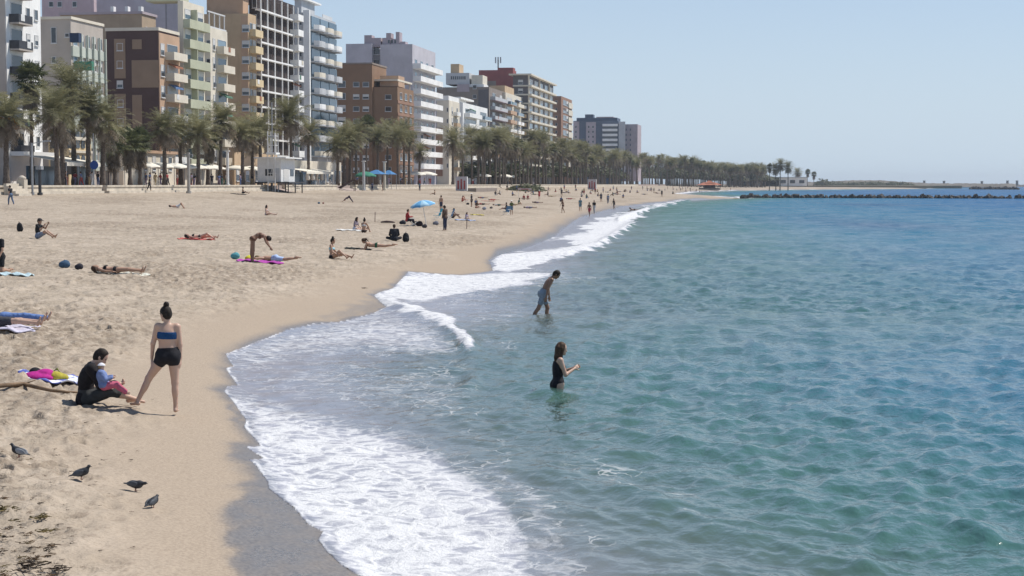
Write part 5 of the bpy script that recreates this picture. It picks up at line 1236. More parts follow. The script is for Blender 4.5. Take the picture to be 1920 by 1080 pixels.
def build_figure(P, garms, hair, h, fem, Hh, stout=1.0, extras=None):
    """meshes of a figure in its own frame, feet or seat at z = 0"""
    J, pr = figure(P, Hh, fem, stout); parts = []
    if h > .02: pr = [(r, p if not (p[0] == 'cap' and max(p[3], p[4]) < .02) else p) for r, p in pr if not (r == 'hand' and p[0] == 'cap')]
    V, Qd = surface([p for r, p in pr], h); 
    zmin = V[:, 2].min(); ctr = (V.min(0)+V.max(0))/2; off = nv(ctr[0], ctr[1], zmin); 
    parts.append(('body', V-off, Qd, 'skin'))
    for nm, kind, c in garms:
        g, clip = garment(J, pr, kind); v, q = surface(g, h*1.15 if h < .025 else h*.9, clip); parts.append((nm, v-off, q, c))
    if hair and hair[0] != 'bald': g, clip = hair_prims(J, hair[0]); v, q = surface(g, min(h*1.15, .025), clip); parts.append(('hair', v-off, q, hair[1]))
    k = J['k']; hc = J['hc']; fc, hl, hu = J['axh']
    if h < .012:
        g = [('ell', hc+fc*.084*k+hl*s*.031*k+hu*.012*k, J['axh'], [.012*k, .015*k, .009*k], None, .002) for s in (-1, 1)]; v, q = surface(g, .004); parts.append(('eyes', v-off, q, 'eye'))
    for e_ in (extras or []):
        if e_[0] in ('hat', 'cap'):
            g = [('ell', hc+hu*.045*k, J['axh'], [.115*k, .098*k, .095*k], None, .02)]
            if e_[0] == 'hat': g.append(('ell', hc+hu*.045*k, J['axh'], [(.19 if k > .6 else .14)*k, (.18 if k > .6 else .125)*k, .02*k], None, .02))
            else: g.append(('ell', hc+hu*.05*k+fc*.12*k, J['axh'], [.085*k, .07*k, .014*k], None, .02))
            def clip(D, X_, Y_, Z_):
                u_ = (X_-hc[0])*hu[0]+(Y_-hc[1])*hu[1]+(Z_-hc[2])*hu[2]; return np.maximum(D, .03*k-u_)
            v, q = surface(g, max(.009, h*.6), clip); parts.append((e_[0] if e_[0] == 'hat' else 'cap', v-off, q, e_[1]))
    return parts, J, off
def mat_of(c, skin):
    if c == 'skin': return SKIN[skin]
    if c == 'eye': return eye_m
    return HAIR[c] if isinstance(c, str) else cloth(c)
_fig = {}
def person(px, py, P, theta, garms, hair, skin, label, h=.016, fem=True, Hh=1.66, key=None, group=None, stout=1.0, extras=None, pos=None, sink=0.0, name='person'):
    """stand, seat or lay a person on the sand at a pixel; theta 0 faces along the shore view to the right, 90 away"""
    ck = key
    if ck is None or ck not in _fig:
        parts, J, off = build_figure(P, garms, hair, h, fem, Hh, stout, extras)
        ms = [(n, np_mesh(n, v, q), c) for n, v, q, c in parts]
        if ck is not None: _fig[ck] = ms
    else: ms = _fig[ck]
    p = pos if pos is not None else on_ground(px, py); z = p.z if pos is not None else gz(p.x, p.y)
    root = empty(name, (p.x, p.y, z-sink), YAW+R(theta), label, 'person', group)
    gd = {n: c for n, _, c in garms}; gd['hair'] = hair[1] if hair else None
    for e_ in (extras or []): gd[e_[0]] = e_[1]
    for n, me, c in ms:
        c2 = gd.get(n, c); m_ = mat_of(c if n in ('body', 'eyes') else c2, skin); new_obj(n, me, m_, root)
    return root
# ------- poses (x forward, y left, z up)
STAND = dict(uaL=(.05,.2,-1), faL=(.2,.05,-1), uaR=(.05,-.2,-1), faR=(.2,-.05,-1), thL=(.03,.06,-1), thR=(.03,-.06,-1))
WALK = dict(spine=(.08,0,1), thL=(.38,.03,-1), snL=(.02,0,-1), thR=(-.22,-.03,-1), snR=(-.5,0,-1), uaL=(-.35,.15,-1), faL=(-.05,.05,-1), uaR=(.35,-.15,-1), faR=(.6,-.05,-1))
SITK = dict(seat=True, spine=(-.12,0,1), spine2=(.28,0,1), thL=(.72,.16,.62), snL=(.42,.02,-.9), thR=(.78,-.16,.58), snR=(.5,-.02,-.9), uaL=(.62,.2,-.75), faL=(.85,-.15,-.1), uaR=(.62,-.2,-.75), faR=(.85,.15,-.1), head=(.15,0,1), ftL=(1,.1,-.1), ftR=(1,-.1,-.1))
SITL = dict(seat=True, spine=(-.2,0,1), spine2=(.05,0,1), thL=(.95,.12,.22), snL=(.93,.02,-.36), thR=(.9,-.12,.42), snR=(.78,-.02,-.6), uaL=(.35,.2,-.9), faL=(.8,-.1,-.5), uaR=(.3,-.25,-.9), faR=(.8,.1,-.5), ftL=(.5,0,.8), ftR=(.7,0,.5))
SITX = dict(seat=True, spine=(.0,0,1), spine2=(.3,0,1), thL=(.7,.7,.12), snL=(.15,-.95,-.15), thR=(.7,-.7,.12), snR=(.25,.95,-.15), uaL=(.3,.25,-.9), faL=(.7,-.4,-.45), uaR=(.3,-.25,-.9), faR=(.7,.4,-.45), ftL=(.6,-.8,0), ftR=(.6,.8,0), head=(.3,0,1))
SUP = dict(spine=(-1,0,.02), front=(0,0,1), thL=(1,.08,.03), snL=(1,.03,-.06), thR=(1,-.1,.05), snR=(1,-.02,-.1), uaL=(.75,.55,-.12), faL=(.95,.1,-.05), uaR=(.75,-.55,-.12), faR=(.95,-.1,-.05), head=(-1,0,.12), face=(.1,0,1), ftL=(.35,.2,.9), ftR=(.35,-.2,.9), palmL=(0,0,-1), palmR=(0,0,-1))
SUPK = dict(SUP, thL=(.72,.08,.75), snL=(.55,0,-.9), thR=(.8,-.1,.66), snR=(.5,0,-.95), ftL=(1,0,-.2), ftR=(1,0,-.2))
PRO = dict(spine=(-1,0,.03), spine2=(-.9,0,.42), front=(0,0,-1), thL=(1,-.08,-.06), snL=(1,-.03,.12), thR=(1,.1,-.06), snR=(1,.03,.1), uaL=(-.35,-.2,-.9), faL=(-.9,.2,-.1), uaR=(-.35,.2,-.9), faR=(-.9,-.2,-.1), head=(-.75,0,.7), face=(-.8,0,-.5), ftL=(.95,0,-.2), ftR=(.95,0,-.2))
PROF = dict(PRO, spine2=(-1,0,.04), uaL=(-.8,-.6,0), faL=(-.8,.5,.02), uaR=(-.8,.6,0), faR=(-.8,-.5,.02), head=(-1,0,.1), face=(-.1,.9,.1))
BEND = dict(spine=(.75,0,.62), spine2=(.98,0,-.1), thL=(-.12,.1,-1), snL=(-.02,0,-1), thR=(.05,-.1,-1), snR=(-.05,0,-1), uaL=(.45,.1,-.9), faL=(.5,0,-.8), uaR=(.35,-.1,-.9), faR=(.6,0,-.8), head=(.9,0,-.55), face=(-.3,0,-1))
DOG = dict(spine=(-.82,0,-.45), spine2=(-.88,0,-.42), front=(.4,0,-.9), thL=(.55,.08,-.83), snL=(.6,0,-.8), thR=(.55,-.08,-.83), snR=(.6,0,-.8), uaL=(-.75,.1,-.6), faL=(-.75,0,-.62), uaR=(-.75,-.1,-.6), faR=(-.75,0,-.62), head=(-.6,0,-.75), face=(.7,0,-.5), ftL=(-.8,0,-.5), ftR=(-.8,0,-.5))
KNEEL = dict(spine=(.12,0,1), spine2=(.25,0,1), thL=(.12,.1,-1), snL=(-1,0,-.02), thR=(.05,-.1,-1), snR=(-1,0,-.02), ftL=(-1,0,-.2), ftR=(-1,0,-.2), uaL=(.3,.25,-.9), faL=(.5,-.1,-.8), uaR=(.3,-.25,-.9), faR=(.5,.1,-.8), head=(.3,0,1))
# ------------------------------------------------------------------ people in the foreground
HH = .0095
# standing woman by the swash
P = dict(spine=(.02,.05,1), spine2=(.0,-.03,1), thL=(.16,.58,-.86), snL=(-.02,.44,-.9), thR=(.0,-.04,-1), snR=(-.05,-.02,-1), uaL=(.05,.27,-1), faL=(.18,.10,-1), uaR=(-.02,-.13,-1), faR=(.1,-.02,-1), head=(.12,.10,1), face=(.75,.75,-.35), ftL=(.75,.7,-.08), ftR=(1,-.1,-.08), curl=.45)
person(293, 774, P, 97, [('bandeau_top', 'band', (.008,.055,.16)), ('shorts', 'short_shorts', (.012,.012,.016))], ('bun', 'dark'), 'fair', 'standing woman in blue bandeau and black shorts, dark hair in a bun', HH, True, 1.62, stout=1.17)
# seated man cradling a small child
pm = on_ground(209, 760)
P = dict(seat=True, spine=(-.06,0,1), spine2=(.42,0,.92), thR=(.86,-.42,.30), snR=(.62,.30,-.62), thL=(.80,.20,.60), snL=(.66,-.12,-.76), uaL=(.55,.1,-.85), faL=(.80,-.45,-.1), uaR=(.45,-.22,-.88), faR=(.85,.35,.05), head=(.62,0,.8), face=(.62,-.1,-.78), ftR=(.93,.1,-.22), ftL=(.95,0,.1), curl=.6, palmL=(0,0,1), palmR=(0,0,1))
man = person(0, 0, P, 12, [('jacket', 'jacket', (.012,.010,.012)), ('trousers', 'knee_trousers', (.040,.042,.042))], ('short', 'dark'), 'fair', 'seated man in black jacket and grey trousers bending over a small child', HH, False, 1.74, pos=Vector((pm.x, pm.y, gz(pm.x, pm.y))))
mz = man.location; cd_ = Vector((math.cos(YAW+R(12)), math.sin(YAW+R(12)), 0))
P = dict(spine=(-.25,0,1), thL=(.95,.25,.1), snL=(.7,0,-.6), thR=(.95,-.25,.1), snR=(.7,0,-.6), uaL=(.5,.3,-.7), faL=(.8,-.3,.2), uaR=(.5,-.3,-.7), faR=(.8,.3,.2), head=(.05,0,1), butt=False)
person(0, 0, P, 10, [('top', 'jacket', (.16,.22,.42)), ('leggings', 'trousers', (.52,.12,.19))], ('short', 'fair'), 'fair', 'small child in white hat, blue top and pink leggings on the seated man\'s lap', .0075, True, .74, stout=1.35, extras=[('hat', (.72,.72,.76))], pos=mz+RT*.10-Vector((FW.x, FW.y, 0))*.24+Vector((0, 0, .20)))
# woman standing in the sea
pw = on_z(1061, 733, 0.0); bw = gz(pw.x, pw.y)
P = dict(spine=(-.04,0,1), spine2=(.08,0,1), thL=(.05,.03,-1), thR=(-.02,-.03,-1), uaR=(.30,-.15,-.95), faR=(.78,.42,.40), uaL=(.40,.15,-.9), faL=(.80,-.40,.32), head=(.16,0,1), face=(.9,-.2,-.28), curl=.5, palmL=(0,-1,.2), palmR=(0,1,-.2))
person(0, 0, P, 12, [('swimsuit', 'swimsuit', (.010,.011,.016))], ('long', 'brown'), 'fair', 'woman in black swimsuit with long brown hair standing thigh deep in the sea', HH, True, 1.64, pos=Vector((pw.x, pw.y, min(bw, -.66))))
# man wading
pw = on_z(1020, 588, 0.0)
P = dict(spine=(.38,0,.92), spine2=(.55,-.05,.83), thL=(.34,.05,-.94), snL=(-.08,0,-1), thR=(-.36,-.05,-.93), snR=(-.55,0,-.84), uaR=(-.42,-.22,-.85), faR=(-.2,-.1,-.95), uaL=(-.15,.15,-.95), faL=(.1,.0,-.98), head=(.72,0,.7), face=(.72,-.1,-.62), ftR=(.8,-.1,-.5), curl=.5)
person(0, 0, P, 8, [('swim_shorts', 'shorts', (.23,.28,.34))], ('short', 'dark'), 'brown', 'bare chested man in grey blue shorts wading stooped through shallow water', .010, False, 1.72, pos=Vector((pw.x, pw.y, -.33)))

# ------------------------------------------------------------------ small beach things
def blob(name, px, py, prims, mat, label, cat, rz=0.0, h=.012, parts=None, group=None):
    p = on_ground(px, py); root = empty(name, (p.x, p.y, gz(p.x, p.y)), YAW+R(rz), label, cat, group)
    for n, pr, m_ in [('body', prims, mat)]+(parts or []): v, q = surface(pr, h); new_obj(n, np_mesh(n, v, q), m_, root)
    return root
I3 = np.eye(3)
ELL = lambda c, r, k=.03: ('ell', nv(*c), I3, list(r), None, k)
CAP = lambda a, b, ra, rb, k=.02: ('cap', nv(*a), nv(*b), ra, rb, k)
def backpack(px, py, c, label, rz=90, s=1.0):
    m_ = cloth(c); pr = [ELL((0, 0, .22*s), (.13*s, .17*s, .25*s)), ELL((.02, 0, .12*s), (.14*s, .18*s, .16*s))]
    return blob('backpack', px, py, pr, m_, label, 'backpack', rz, .024, [('front_pocket', [ELL((.12*s, 0, .15*s), (.07*s, .13*s, .12*s))], m_), ('top_handle', [CAP((-.05, -.05, .46*s), (-.05, 0, .51*s), .014, .014), CAP((-.05, 0, .51*s), (-.05, .05, .46*s), .014, .014)], m_)])
def bag(px, py, c, label, s=.3, rz=0, c2=None):
    m_ = cloth(c); return blob('beach_bag', px, py, [ELL((0, 0, .3*s), (.55*s, .38*s, .38*s)), ELL((.12*s, .05*s, .45*s), (.35*s, .3*s, .3*s))], m_, label, 'bag', rz, .024, [('handle', [CAP((-.25*s, 0, .62*s), (0, 0, .76*s), .02*s+.006, .02*s+.006), CAP((0, 0, .76*s), (.25*s, 0, .62*s), .02*s+.006, .02*s+.006)], cloth(c2 or c))])
def stripe_mat(name, c0, c1, n=7.0, noisy=.0):
    m, nt, b = material(name); tc = nd(nt, 'ShaderNodeTexCoord'); sx_ = nd(nt, 'ShaderNodeSeparateXYZ'); nt.links.new(tc.outputs['Object'], sx_.inputs[0])
    f = mth(nt, 'SINE', mth(nt, 'ADD', mth(nt, 'MULTIPLY', sx_.outputs['Y'], n*6.28), mth(nt, 'MULTIPLY', noise(nt, tc.outputs['Object'], 5, 3), noisy)))
    nt.links.new(mixc(nt, ramp(nt, f, -.15, .15), c0, c1), b.inputs['Base Color']); b.inputs['Roughness'].default_value = .95; return m
def towel(px, py, L, Wd, theta, mat, label, seed=0, name='beach_towel', lift=.03):
    p = on_ground(px, py); a = YAW+R(theta); nx, ny = 26, 14; V = []; rg = np.random.default_rng(seed); ph = rg.uniform(0, 6, 4)
    for s_ in (0, 1):
        for i in range(nx+1):
            for j in range(ny+1):
                u = (i/nx-.5)*L*(1+.05*math.sin(j*.9+ph[0])); v = (j/ny-.5)*Wd*(1+.12*math.sin(i*.5+ph[1])); wx = p.x+u*math.cos(a)-v*math.sin(a); wy = p.y+u*math.sin(a)+v*math.cos(a)
                z = gz(wx, wy)-gz(p.x, p.y)+lift+.022*math.sin(i*.8+ph[2]+j*.5)+.018*math.sin(j*1.3+ph[3]-i*.4)+.01*rg.uniform(-1, 1)*(1-s_)
                V.append((u, v, z-.02*s_))
    n1 = (nx+1)*(ny+1); k = lambda i, j: i*(ny+1)+j; Fq = []
    for i in range(nx):
        for j in range(ny): q = (k(i, j), k(i+1, j), k(i+1, j+1), k(i, j+1)); Fq += [q, tuple(n1+t for t in q[::-1])]
    per = [k(i, 0) for i in range(nx)]+[k(nx, j) for j in range(ny)]+[k(i, ny) for i in range(nx, 0, -1)]+[k(0, j) for j in range(ny, 0, -1)]
    for x, y in zip(per, per[1:]+per[:1]): Fq.append((x, n1+x, n1+y, y))
    me = bpy.data.meshes.new(name); me.from_pydata(V, [], Fq); me.polygons.foreach_set('use_smooth', [True]*len(Fq)); me.update()
    o = new_obj(name, me, mat, None, (p.x, p.y, gz(p.x, p.y))); o.rotation_euler = (0, 0, a); return tag(o, label, 'towel')
def plain_towel(px, py, L, Wd, theta, c, label, seed=0): return towel(px, py, L, Wd, theta, cloth(c), label, seed)
# blue and white towel with its heap
towel(98, 711, 1.25, .9, 8, stripe_mat('blue_white_print', (.72, .73, .80), (.10, .13, .42), 4.5, 5), 'rumpled blue and white towel under the heap of clothes', 3)
blob('clothes_heap', 78, 712, [ELL((-.10, 0, .06), (.2, .16, .08)), ELL((.05, .05, .08), (.16, .14, .10)), ELL((0, -.1, .04), (.22, .1, .06))], cloth((.42, .02, .22)), 'magenta clothes heap on the blue and white towel', 'clothes', 0, .012)
blob('sun_hat', 66, 704, [ELL((0, 0, .06), (.1, .1, .08)), ELL((0, 0, .02), (.17, .16, .02))], cloth(BLK), 'black sun hat lying on the magenta clothes', 'hat', 0, .009)
blob('cloth_bag', 103, 714, [ELL((0, 0, .07), (.15, .12, .09)), ELL((.08, .04, .05), (.14, .1, .07))], cloth((.42, .36, .05)), 'yellow olive cloth bag beside the magenta clothes', 'bag', 0, .012, [('handle', [CAP((-.05, 0, .14), (.03, .04, .2), .012, .012), CAP((.03, .04, .2), (.1, 0, .12), .012, .012)], cloth((.2, .22, .06)))])
p0 = on_ground(75, 731); br = MB(); pts = []
for px, py in ((-60, 722), (-20, 730), (15, 726), (45, 724), (68, 730), (95, 736), (125, 739), (152, 740)): q = on_ground(px, py); pts.append((q.x-p0.x, q.y-p0.y, gz(q.x, q.y)+.035-p0.z))
br.tube(pts, [.04, .038, .034, .034, .032, .028, .022, .014], 9); q = Vector(pts[3]); br.tube([q, q+RT*.14+Vector((0, .1, .05))], [.016, .006], 6)
tag(br.build('driftwood_branch', simple_mat('driftwood', (.20, .135, .085), .9, .25, 6, bump=.5), None, p0, True), 'long bent driftwood branch lying behind the seated man', 'branch')
# pigeons
PGD = simple_mat('pigeon_dark', (.035, .038, .045), .6, .3, 14); PGW = simple_mat('pigeon_wing', (.10, .11, .125), .65, .3, 10); PGL = simple_mat('pigeon_pale', (.26, .28, .31), .65, .25, 10); PGR = simple_mat('pigeon_leg', (.30, .09, .07), .6, .1, 10); BEAK = simple_mat('pigeon_beak', (.05, .045, .04), .5, .1, 10)
def pigeon(px, py, theta, head, tilt, wing, label, s=1.0):
    p = on_ground(px, py); root = empty('pigeon', (p.x, p.y, gz(p.x, p.y)), YAW+R(theta), label, 'pigeon', 'pigeons walking on the sand'); z = .115; T = math.tan(tilt)
    ax_ = np.array([un((1, 0, T)), nv(0, 1, 0), un(np.cross(un((1, 0, T)), nv(0, 1, 0)))]); hx, hz = head
    body = [('ell', nv(0, 0, z), ax_, [.115, .062, .062], None, .03), ('ell', nv(.055, 0, z+.055*T+.005), ax_, [.07, .056, .06], None, .03), ('cap', nv(.08, 0, z+.03), nv(hx, 0, hz), .04, .024, .03), ('ell', nv(hx+.008, 0, hz+.008), I3, [.03, .023, .024], None, .01),
            ('ell', nv(-.13, 0, z-.13*T), ax_, [.085, .034, .014], None, .03), ('cap', nv(-.02, .022, z-.03), nv(-.015, .022, .055), .022, .010, .015), ('cap', nv(.01, -.022, z-.03), nv(.015, -.022, .055), .022, .010, .015)]
    v, q = surface(body, .008); v = v*s; new_obj('body', np_mesh('body', v, q), PGD, root)
    for g in (-1, 1):
        w = [('ell', nv(-.035, g*.05, z+.012-.035*T), ax_, [.105, .02, .048], None, .02), ('cap', nv(-.08, g*.046, z-.085*T), nv(-.175, g*.018, z-.175*T+.003), .022, .007, .02)]; v, q = surface(w, .008); v *= s; new_obj('wing', np_mesh('wing', v, q), wing, root)
        l = MB().tube([(.0, g*.022, .062), (.005, g*.022, .03), (-.004, g*.024, .006)], .006, 6)
        for a in (-.5, 0, .5): l.tube([(-.004, g*.024, .006), (.032*math.cos(a), g*.024+.032*math.sin(a), .003)], .0035, 5)
        lo_ = l.build('leg', PGR, root); lo_.scale = (s,)*3
    b_ = MB().tube([(hx+.034, 0, hz+.004), (hx+.058, 0, hz-.006)], [.008, .002], 6).build('beak', BEAK, root); b_.scale = (s,)*3
    return root
pigeon(36, 858, 172, (.125, .225), .30, PGL, 'pale winged pigeon facing away from the sea', .68)
pigeon(152, 899, 8, (.125, .215), .26, PGW, 'dark pigeon walking with raised head between the others', .68)
pigeon(254, 921, -6, (.165, .135), -.10, PGW, 'pigeon stooping with level back and lowered head', .66)
pigeon(286, 953, 62, (.12, .19), .25, PGW, 'pigeon seen from behind nearest the wet sand', .62)
# seaweed and debris on the sand
WRK = [simple_mat('dry_seaweed', (.10, .062, .032), .95, .4, 20), simple_mat('olive_seaweed', (.115, .088, .035), .95, .4, 20), simple_mat('dark_seaweed', (.045, .032, .022), .95, .4, 20)]
LITTER = {}
def clump(px, py, s, mi, label, group, seed):
    p = on_ground(px, py); rg = random.Random(seed); mb = MB()
    for i in range(9 if group else 20):
        a = rg.uniform(0, 6.28); r_ = s*rg.random()*.8; q = Vector((r_*math.cos(a), r_*math.sin(a)*1.2, .01)); pts = [q]
        for j in range(3): q = q+Vector((rg.gauss(0, .3)*s, rg.gauss(0, .4)*s, rg.uniform(-.02, .10)*s)); q.z = max(q.z, .004); pts.append(q)
        mb.tube(pts, [.035*s, .05*s, .04*s, .015*s], 4)
    if group:                                             # scraps too many to tell apart gather in one sheet of litter
        mb_, = (LITTER.setdefault((group, mi), MB()),); mb_.add([Vector(v)+Vector((p.x, p.y, gz(p.x, p.y)+.005)) for v in mb.v], mb.f); return
    o = mb.build('seaweed_clump', WRK[mi], None, (p.x, p.y, gz(p.x, p.y)+.005), True); return tag(o, label, 'seaweed', group)
clump(74, 973, .11, 1, 'olive seaweed tuft lying alone below the walking pigeons', None, 1); clump(84, 999, .09, 1, 'olive seaweed knob at the end of a thin strand', None, 2); clump(112, 1070, .09, 2, 'dark seaweed knot at the seaward end of the wrack patch', None, 3); clump(46, 1066, .13, 2, 'largest dark seaweed knot in the wrack patch', None, 4); clump(10, 957, .12, 1, 'olive green seaweed tuft beside the wrack patch', None, 5)
rg = random.Random(17)
for i in range(46):
    t = rg.random(); px = rg.uniform(0, 95) if i < 24 else rg.uniform(-30, 70); py = rg.uniform(1010, 1085) if i < 24 else rg.uniform(840, 1010)
    clump(px, py, rg.uniform(.03, .085), rg.choice((0, 0, 2, 1)), 'scrap of dry brown seaweed in the wrack strewn over the sand', 'scraps of dry seaweed', 50+i)
clump(12, 676, .06, 2, 'dark scrap of weed on the smooth sand above the swash', None, 77)
for i in range(190):
    px = rg.uniform(0, 300)*rg.uniform(.4, 1); py = rg.uniform(420, 1075); clump(px, py, rg.uniform(.014, .042), rg.choice((0, 2)), 'tiny dark twig scattered over the dry sand', 'twigs scattered over the sand', 200+i)
clump(682, 541, .09, 2, 'dark weed lump on the damp sand near the upper foam', None, 301)
for (g_, mi), mb in LITTER.items(): tag(mb.build('seaweed_litter' if 'seaweed' in g_ else 'twig_litter', WRK[mi], None, None, True), kind='stuff')

# ------------------------------------------------------------------ people in the middle distance
SK = SKIN
person(20, 607, dict(SUP, thR=(1,-.16,.10), snR=(1,-.05,-.1)), 2, [('jeans', 'trousers', (.12,.20,.42)), ('top', 'tshirt', (.10,.25,.2))], ('long', 'brown'), 'fair', 'person lying in pale blue jeans at the edge of a towel', .0175, True, 1.68)
person(4, 615, dict(SUP), 0, [('shorts', 'shorts', (.05,.05,.06))], ('short', 'dark'), 'fair', 'bare legged sunbather lying beside the person in jeans', .0175, False, 1.72)
plain_towel(-2, 614, 1.6, 1.0, 2, (.55,.52,.62), 'pale lilac towel under the bare legged sunbather', 4)
person(2, 511, KNEEL, 250, [('tshirt', 'tshirt', BLK), ('trousers', 'shorts', BLK)], ('short', 'dark'), 'tan', 'person in black shirt and black shorts kneeling by a pale towel', .0175, False, 1.70)
plain_towel(25, 515, 1.1, .7, 0, (.45,.58,.62), 'pale aqua towel at the feet of the person in black', 5)
person(87, 447, dict(SITL, uaL=(.7,.15,-.4), faL=(.5,-.2,.75), uaR=(.6,-.2,-.6), faR=(.55,.15,.75), spine2=(.2,0,1), thR=(.85,-.12,.5), thL=(.86,.12,.48), snL=(.75,0,-.65)), -6, [('vest', 'tshirt', BLK), ('shorts', 'shorts', (.20,.24,.33))], ('short', 'dark'), 'tan', 'man in black shirt and cap playing a recorder on the sand', .0175, False, 1.75, extras=[('cap', (.05,.045,.045))])
q = on_ground(83, 447); o = MB().tube([(0,0,0),(.22,0,.16)], .012, 8).build('recorder', simple_mat('pale_wood', (.55,.38,.2), .5, .1, 5), None, q+Vector((-.02,0,.62))); o.rotation_euler = (0,0,YAW); tag(o, 'pale wooden recorder held by the man in the cap', 'recorder')
backpack(37, 434, BLK, 'black backpack leaning on the sand behind the recorder player', 60, 1.0)
person(222, 514, SUP, -3, [('bikini_top', 'band', BLK), ('bikini_bottom', 'bikini_bottom', BLK)], ('long', 'brown'), 'tan', 'woman in black bikini lying flat on a pale towel beside a blue bag', .0175, True, 1.66)
plain_towel(232, 514, 1.5, .65, -3, (.60,.60,.52), 'pale towel under the woman in black bikini', 6)
bag(121, 502, (.05,.10,.17), 'round blue bag on the sand near the lying woman', .34, 10)
bag(148, 505, (.03,.03,.04), 'small dark shoe bag next to the round blue bag', .26, 0)
person(332, 391, SUPK, 2, [('shorts', 'shorts', (.6,.6,.62))], ('short', 'dark'), 'tan', 'man in white shorts lying with knees raised on the upper sand', .02, False, 1.74)
person(508, 404, dict(SITL, spine=(-.05,0,1), thL=(.95,.2,.12), thR=(.95,-.2,.2), snR=(.9,0,-.3)), -12, [('bikini_top', 'band', (.5,.42,.42)), ('bikini_bottom', 'bikini_bottom', (.5,.42,.42))], ('long', 'dark'), 'fair', 'dark haired woman in pale bikini sitting alone with legs stretched out', .0225, True, 1.62)
person(461, 363, dict(SITL, spine=(.0,0,1)), 5, [('shorts', 'shorts', BLK)], ('short', 'dark'), 'brown', 'bare backed man sitting upright below the sea wall near the cabin', .022, False, 1.75)
plain_towel(447, 364, 2.0, .8, 0, BLK, 'flat black sheet beside the man below the sea wall', 7)  # flat black sheet laid on the sand beside him
person(378, 449, dict(SUP, thR=(.85,-.1,.35), snR=(.75,0,-.5)), -4, [('bikini_top', 'band', BLK), ('bikini_bottom', 'bikini_bottom', BLK)], ('long', 'dark'), 'fair', 'woman in black bikini lying on a red towel with one knee bent', .020, True, 1.66)
plain_towel(368, 449, 1.7, .7, -4, (.55,.14,.12), 'coral red towel under the woman with one bent knee', 8)
person(490, 492, BEND, 8, [('bikini_bottom', 'bikini_bottom', (.12,.06,.04)), ('bikini_top', 'band', (.12,.06,.04))], ('hang', 'dark'), 'brown', 'woman bending over at the hips above the sunbather in blue shorts', .0165, True, 1.68)
person(516, 490, dict(PROF), -4, [('swim_shorts', 'shorts', (.40,.52,.75))], ('short', 'fair'), 'tan', 'sunbather in light blue shorts lying face down on a magenta towel', .0175, False, 1.74)
plain_towel(488, 491, 1.7, .8, -2, (.42,.07,.36), 'magenta towel beneath the sunbather in light blue shorts', 9)
bag(441, 485, (.10,.32,.36), 'teal bag at the head end of the magenta towel', .34, 0, (.02,.02,.03)); bag(466, 488, (.62,.60,.05), 'bright yellow bag beside the teal bag', .27, 30)
person(652, 381, DOG, 0, [('leggings', 'trousers', (.04,.03,.05)), ('top', 'tshirt', (.10,.07,.10))], ('hang', 'red'), 'fair', 'red haired person stretching on hands and feet in dark leggings', .02, True, 1.68)
bag(598, 382, (.10,.16,.22), 'small blue grey bag left on the upper sand', .3, 0); bag(606, 382, (.25,.09,.07), 'small reddish bag beside the blue grey one', .24, 0)
person(670, 432, SITX, -20, [('top', 'tshirt', (.22,.18,.22)), ('shorts', 'shorts', (.5,.5,.55))], ('long', 'dark'), 'fair', 'long haired woman in mauve top sitting on a white towel', .0225, True, 1.6)
person(686, 436, dict(SITK), 75, [('bikini_top', 'band', (.6,.58,.55)), ('bikini_bottom', 'bikini_bottom', BLK)], ('bun', 'dark'), 'tan', 'bare backed woman sitting next to the long haired woman', .0225, True, 1.62)
plain_towel(655, 432, 1.6, .8, 0, (.74,.73,.70), 'white towel beside the two seated women', 10)
person(739, 451, dict(SITX, spine2=(.1,0,1)), 100, [('hoodie', 'jacket', (.014,.017,.024)), ('trousers', 'trousers', BLK)], ('short', 'brown'), 'fair', 'person in black hooded top sitting with their back turned beside a black backpack', .0225, False, 1.68, stout=1.1)
backpack(761, 453, (.012,.014,.018), 'black backpack standing beside the person in the hooded top', 270, 1.05)
person(640, 486, dict(SITL, thR=(.8,-.12,.55), snR=(.7,0,-.75), thL=(.95,.12,.25), head=(.25,0,1), face=(.9,0,-.4)), -8, [('bikini_top', 'band', (.32,.55,.62)), ('bikini_bottom', 'bikini_bottom', BLK)], ('bun', 'dark'), 'tan', 'woman in light blue bikini top sitting with one knee raised', .0175, True, 1.66)
person(708, 470, PRO, -6, [('bikini_bottom', 'bikini_bottom', (.02,.10,.05))], ('tail', 'brown'), 'tan', 'sunbather in green bikini bottom propped on elbows', .019, True, 1.68)
plain_towel(672, 467, 1.2, .6, -4, (.035,.04,.035), 'dark towel before the sunbather propped on elbows', 11)
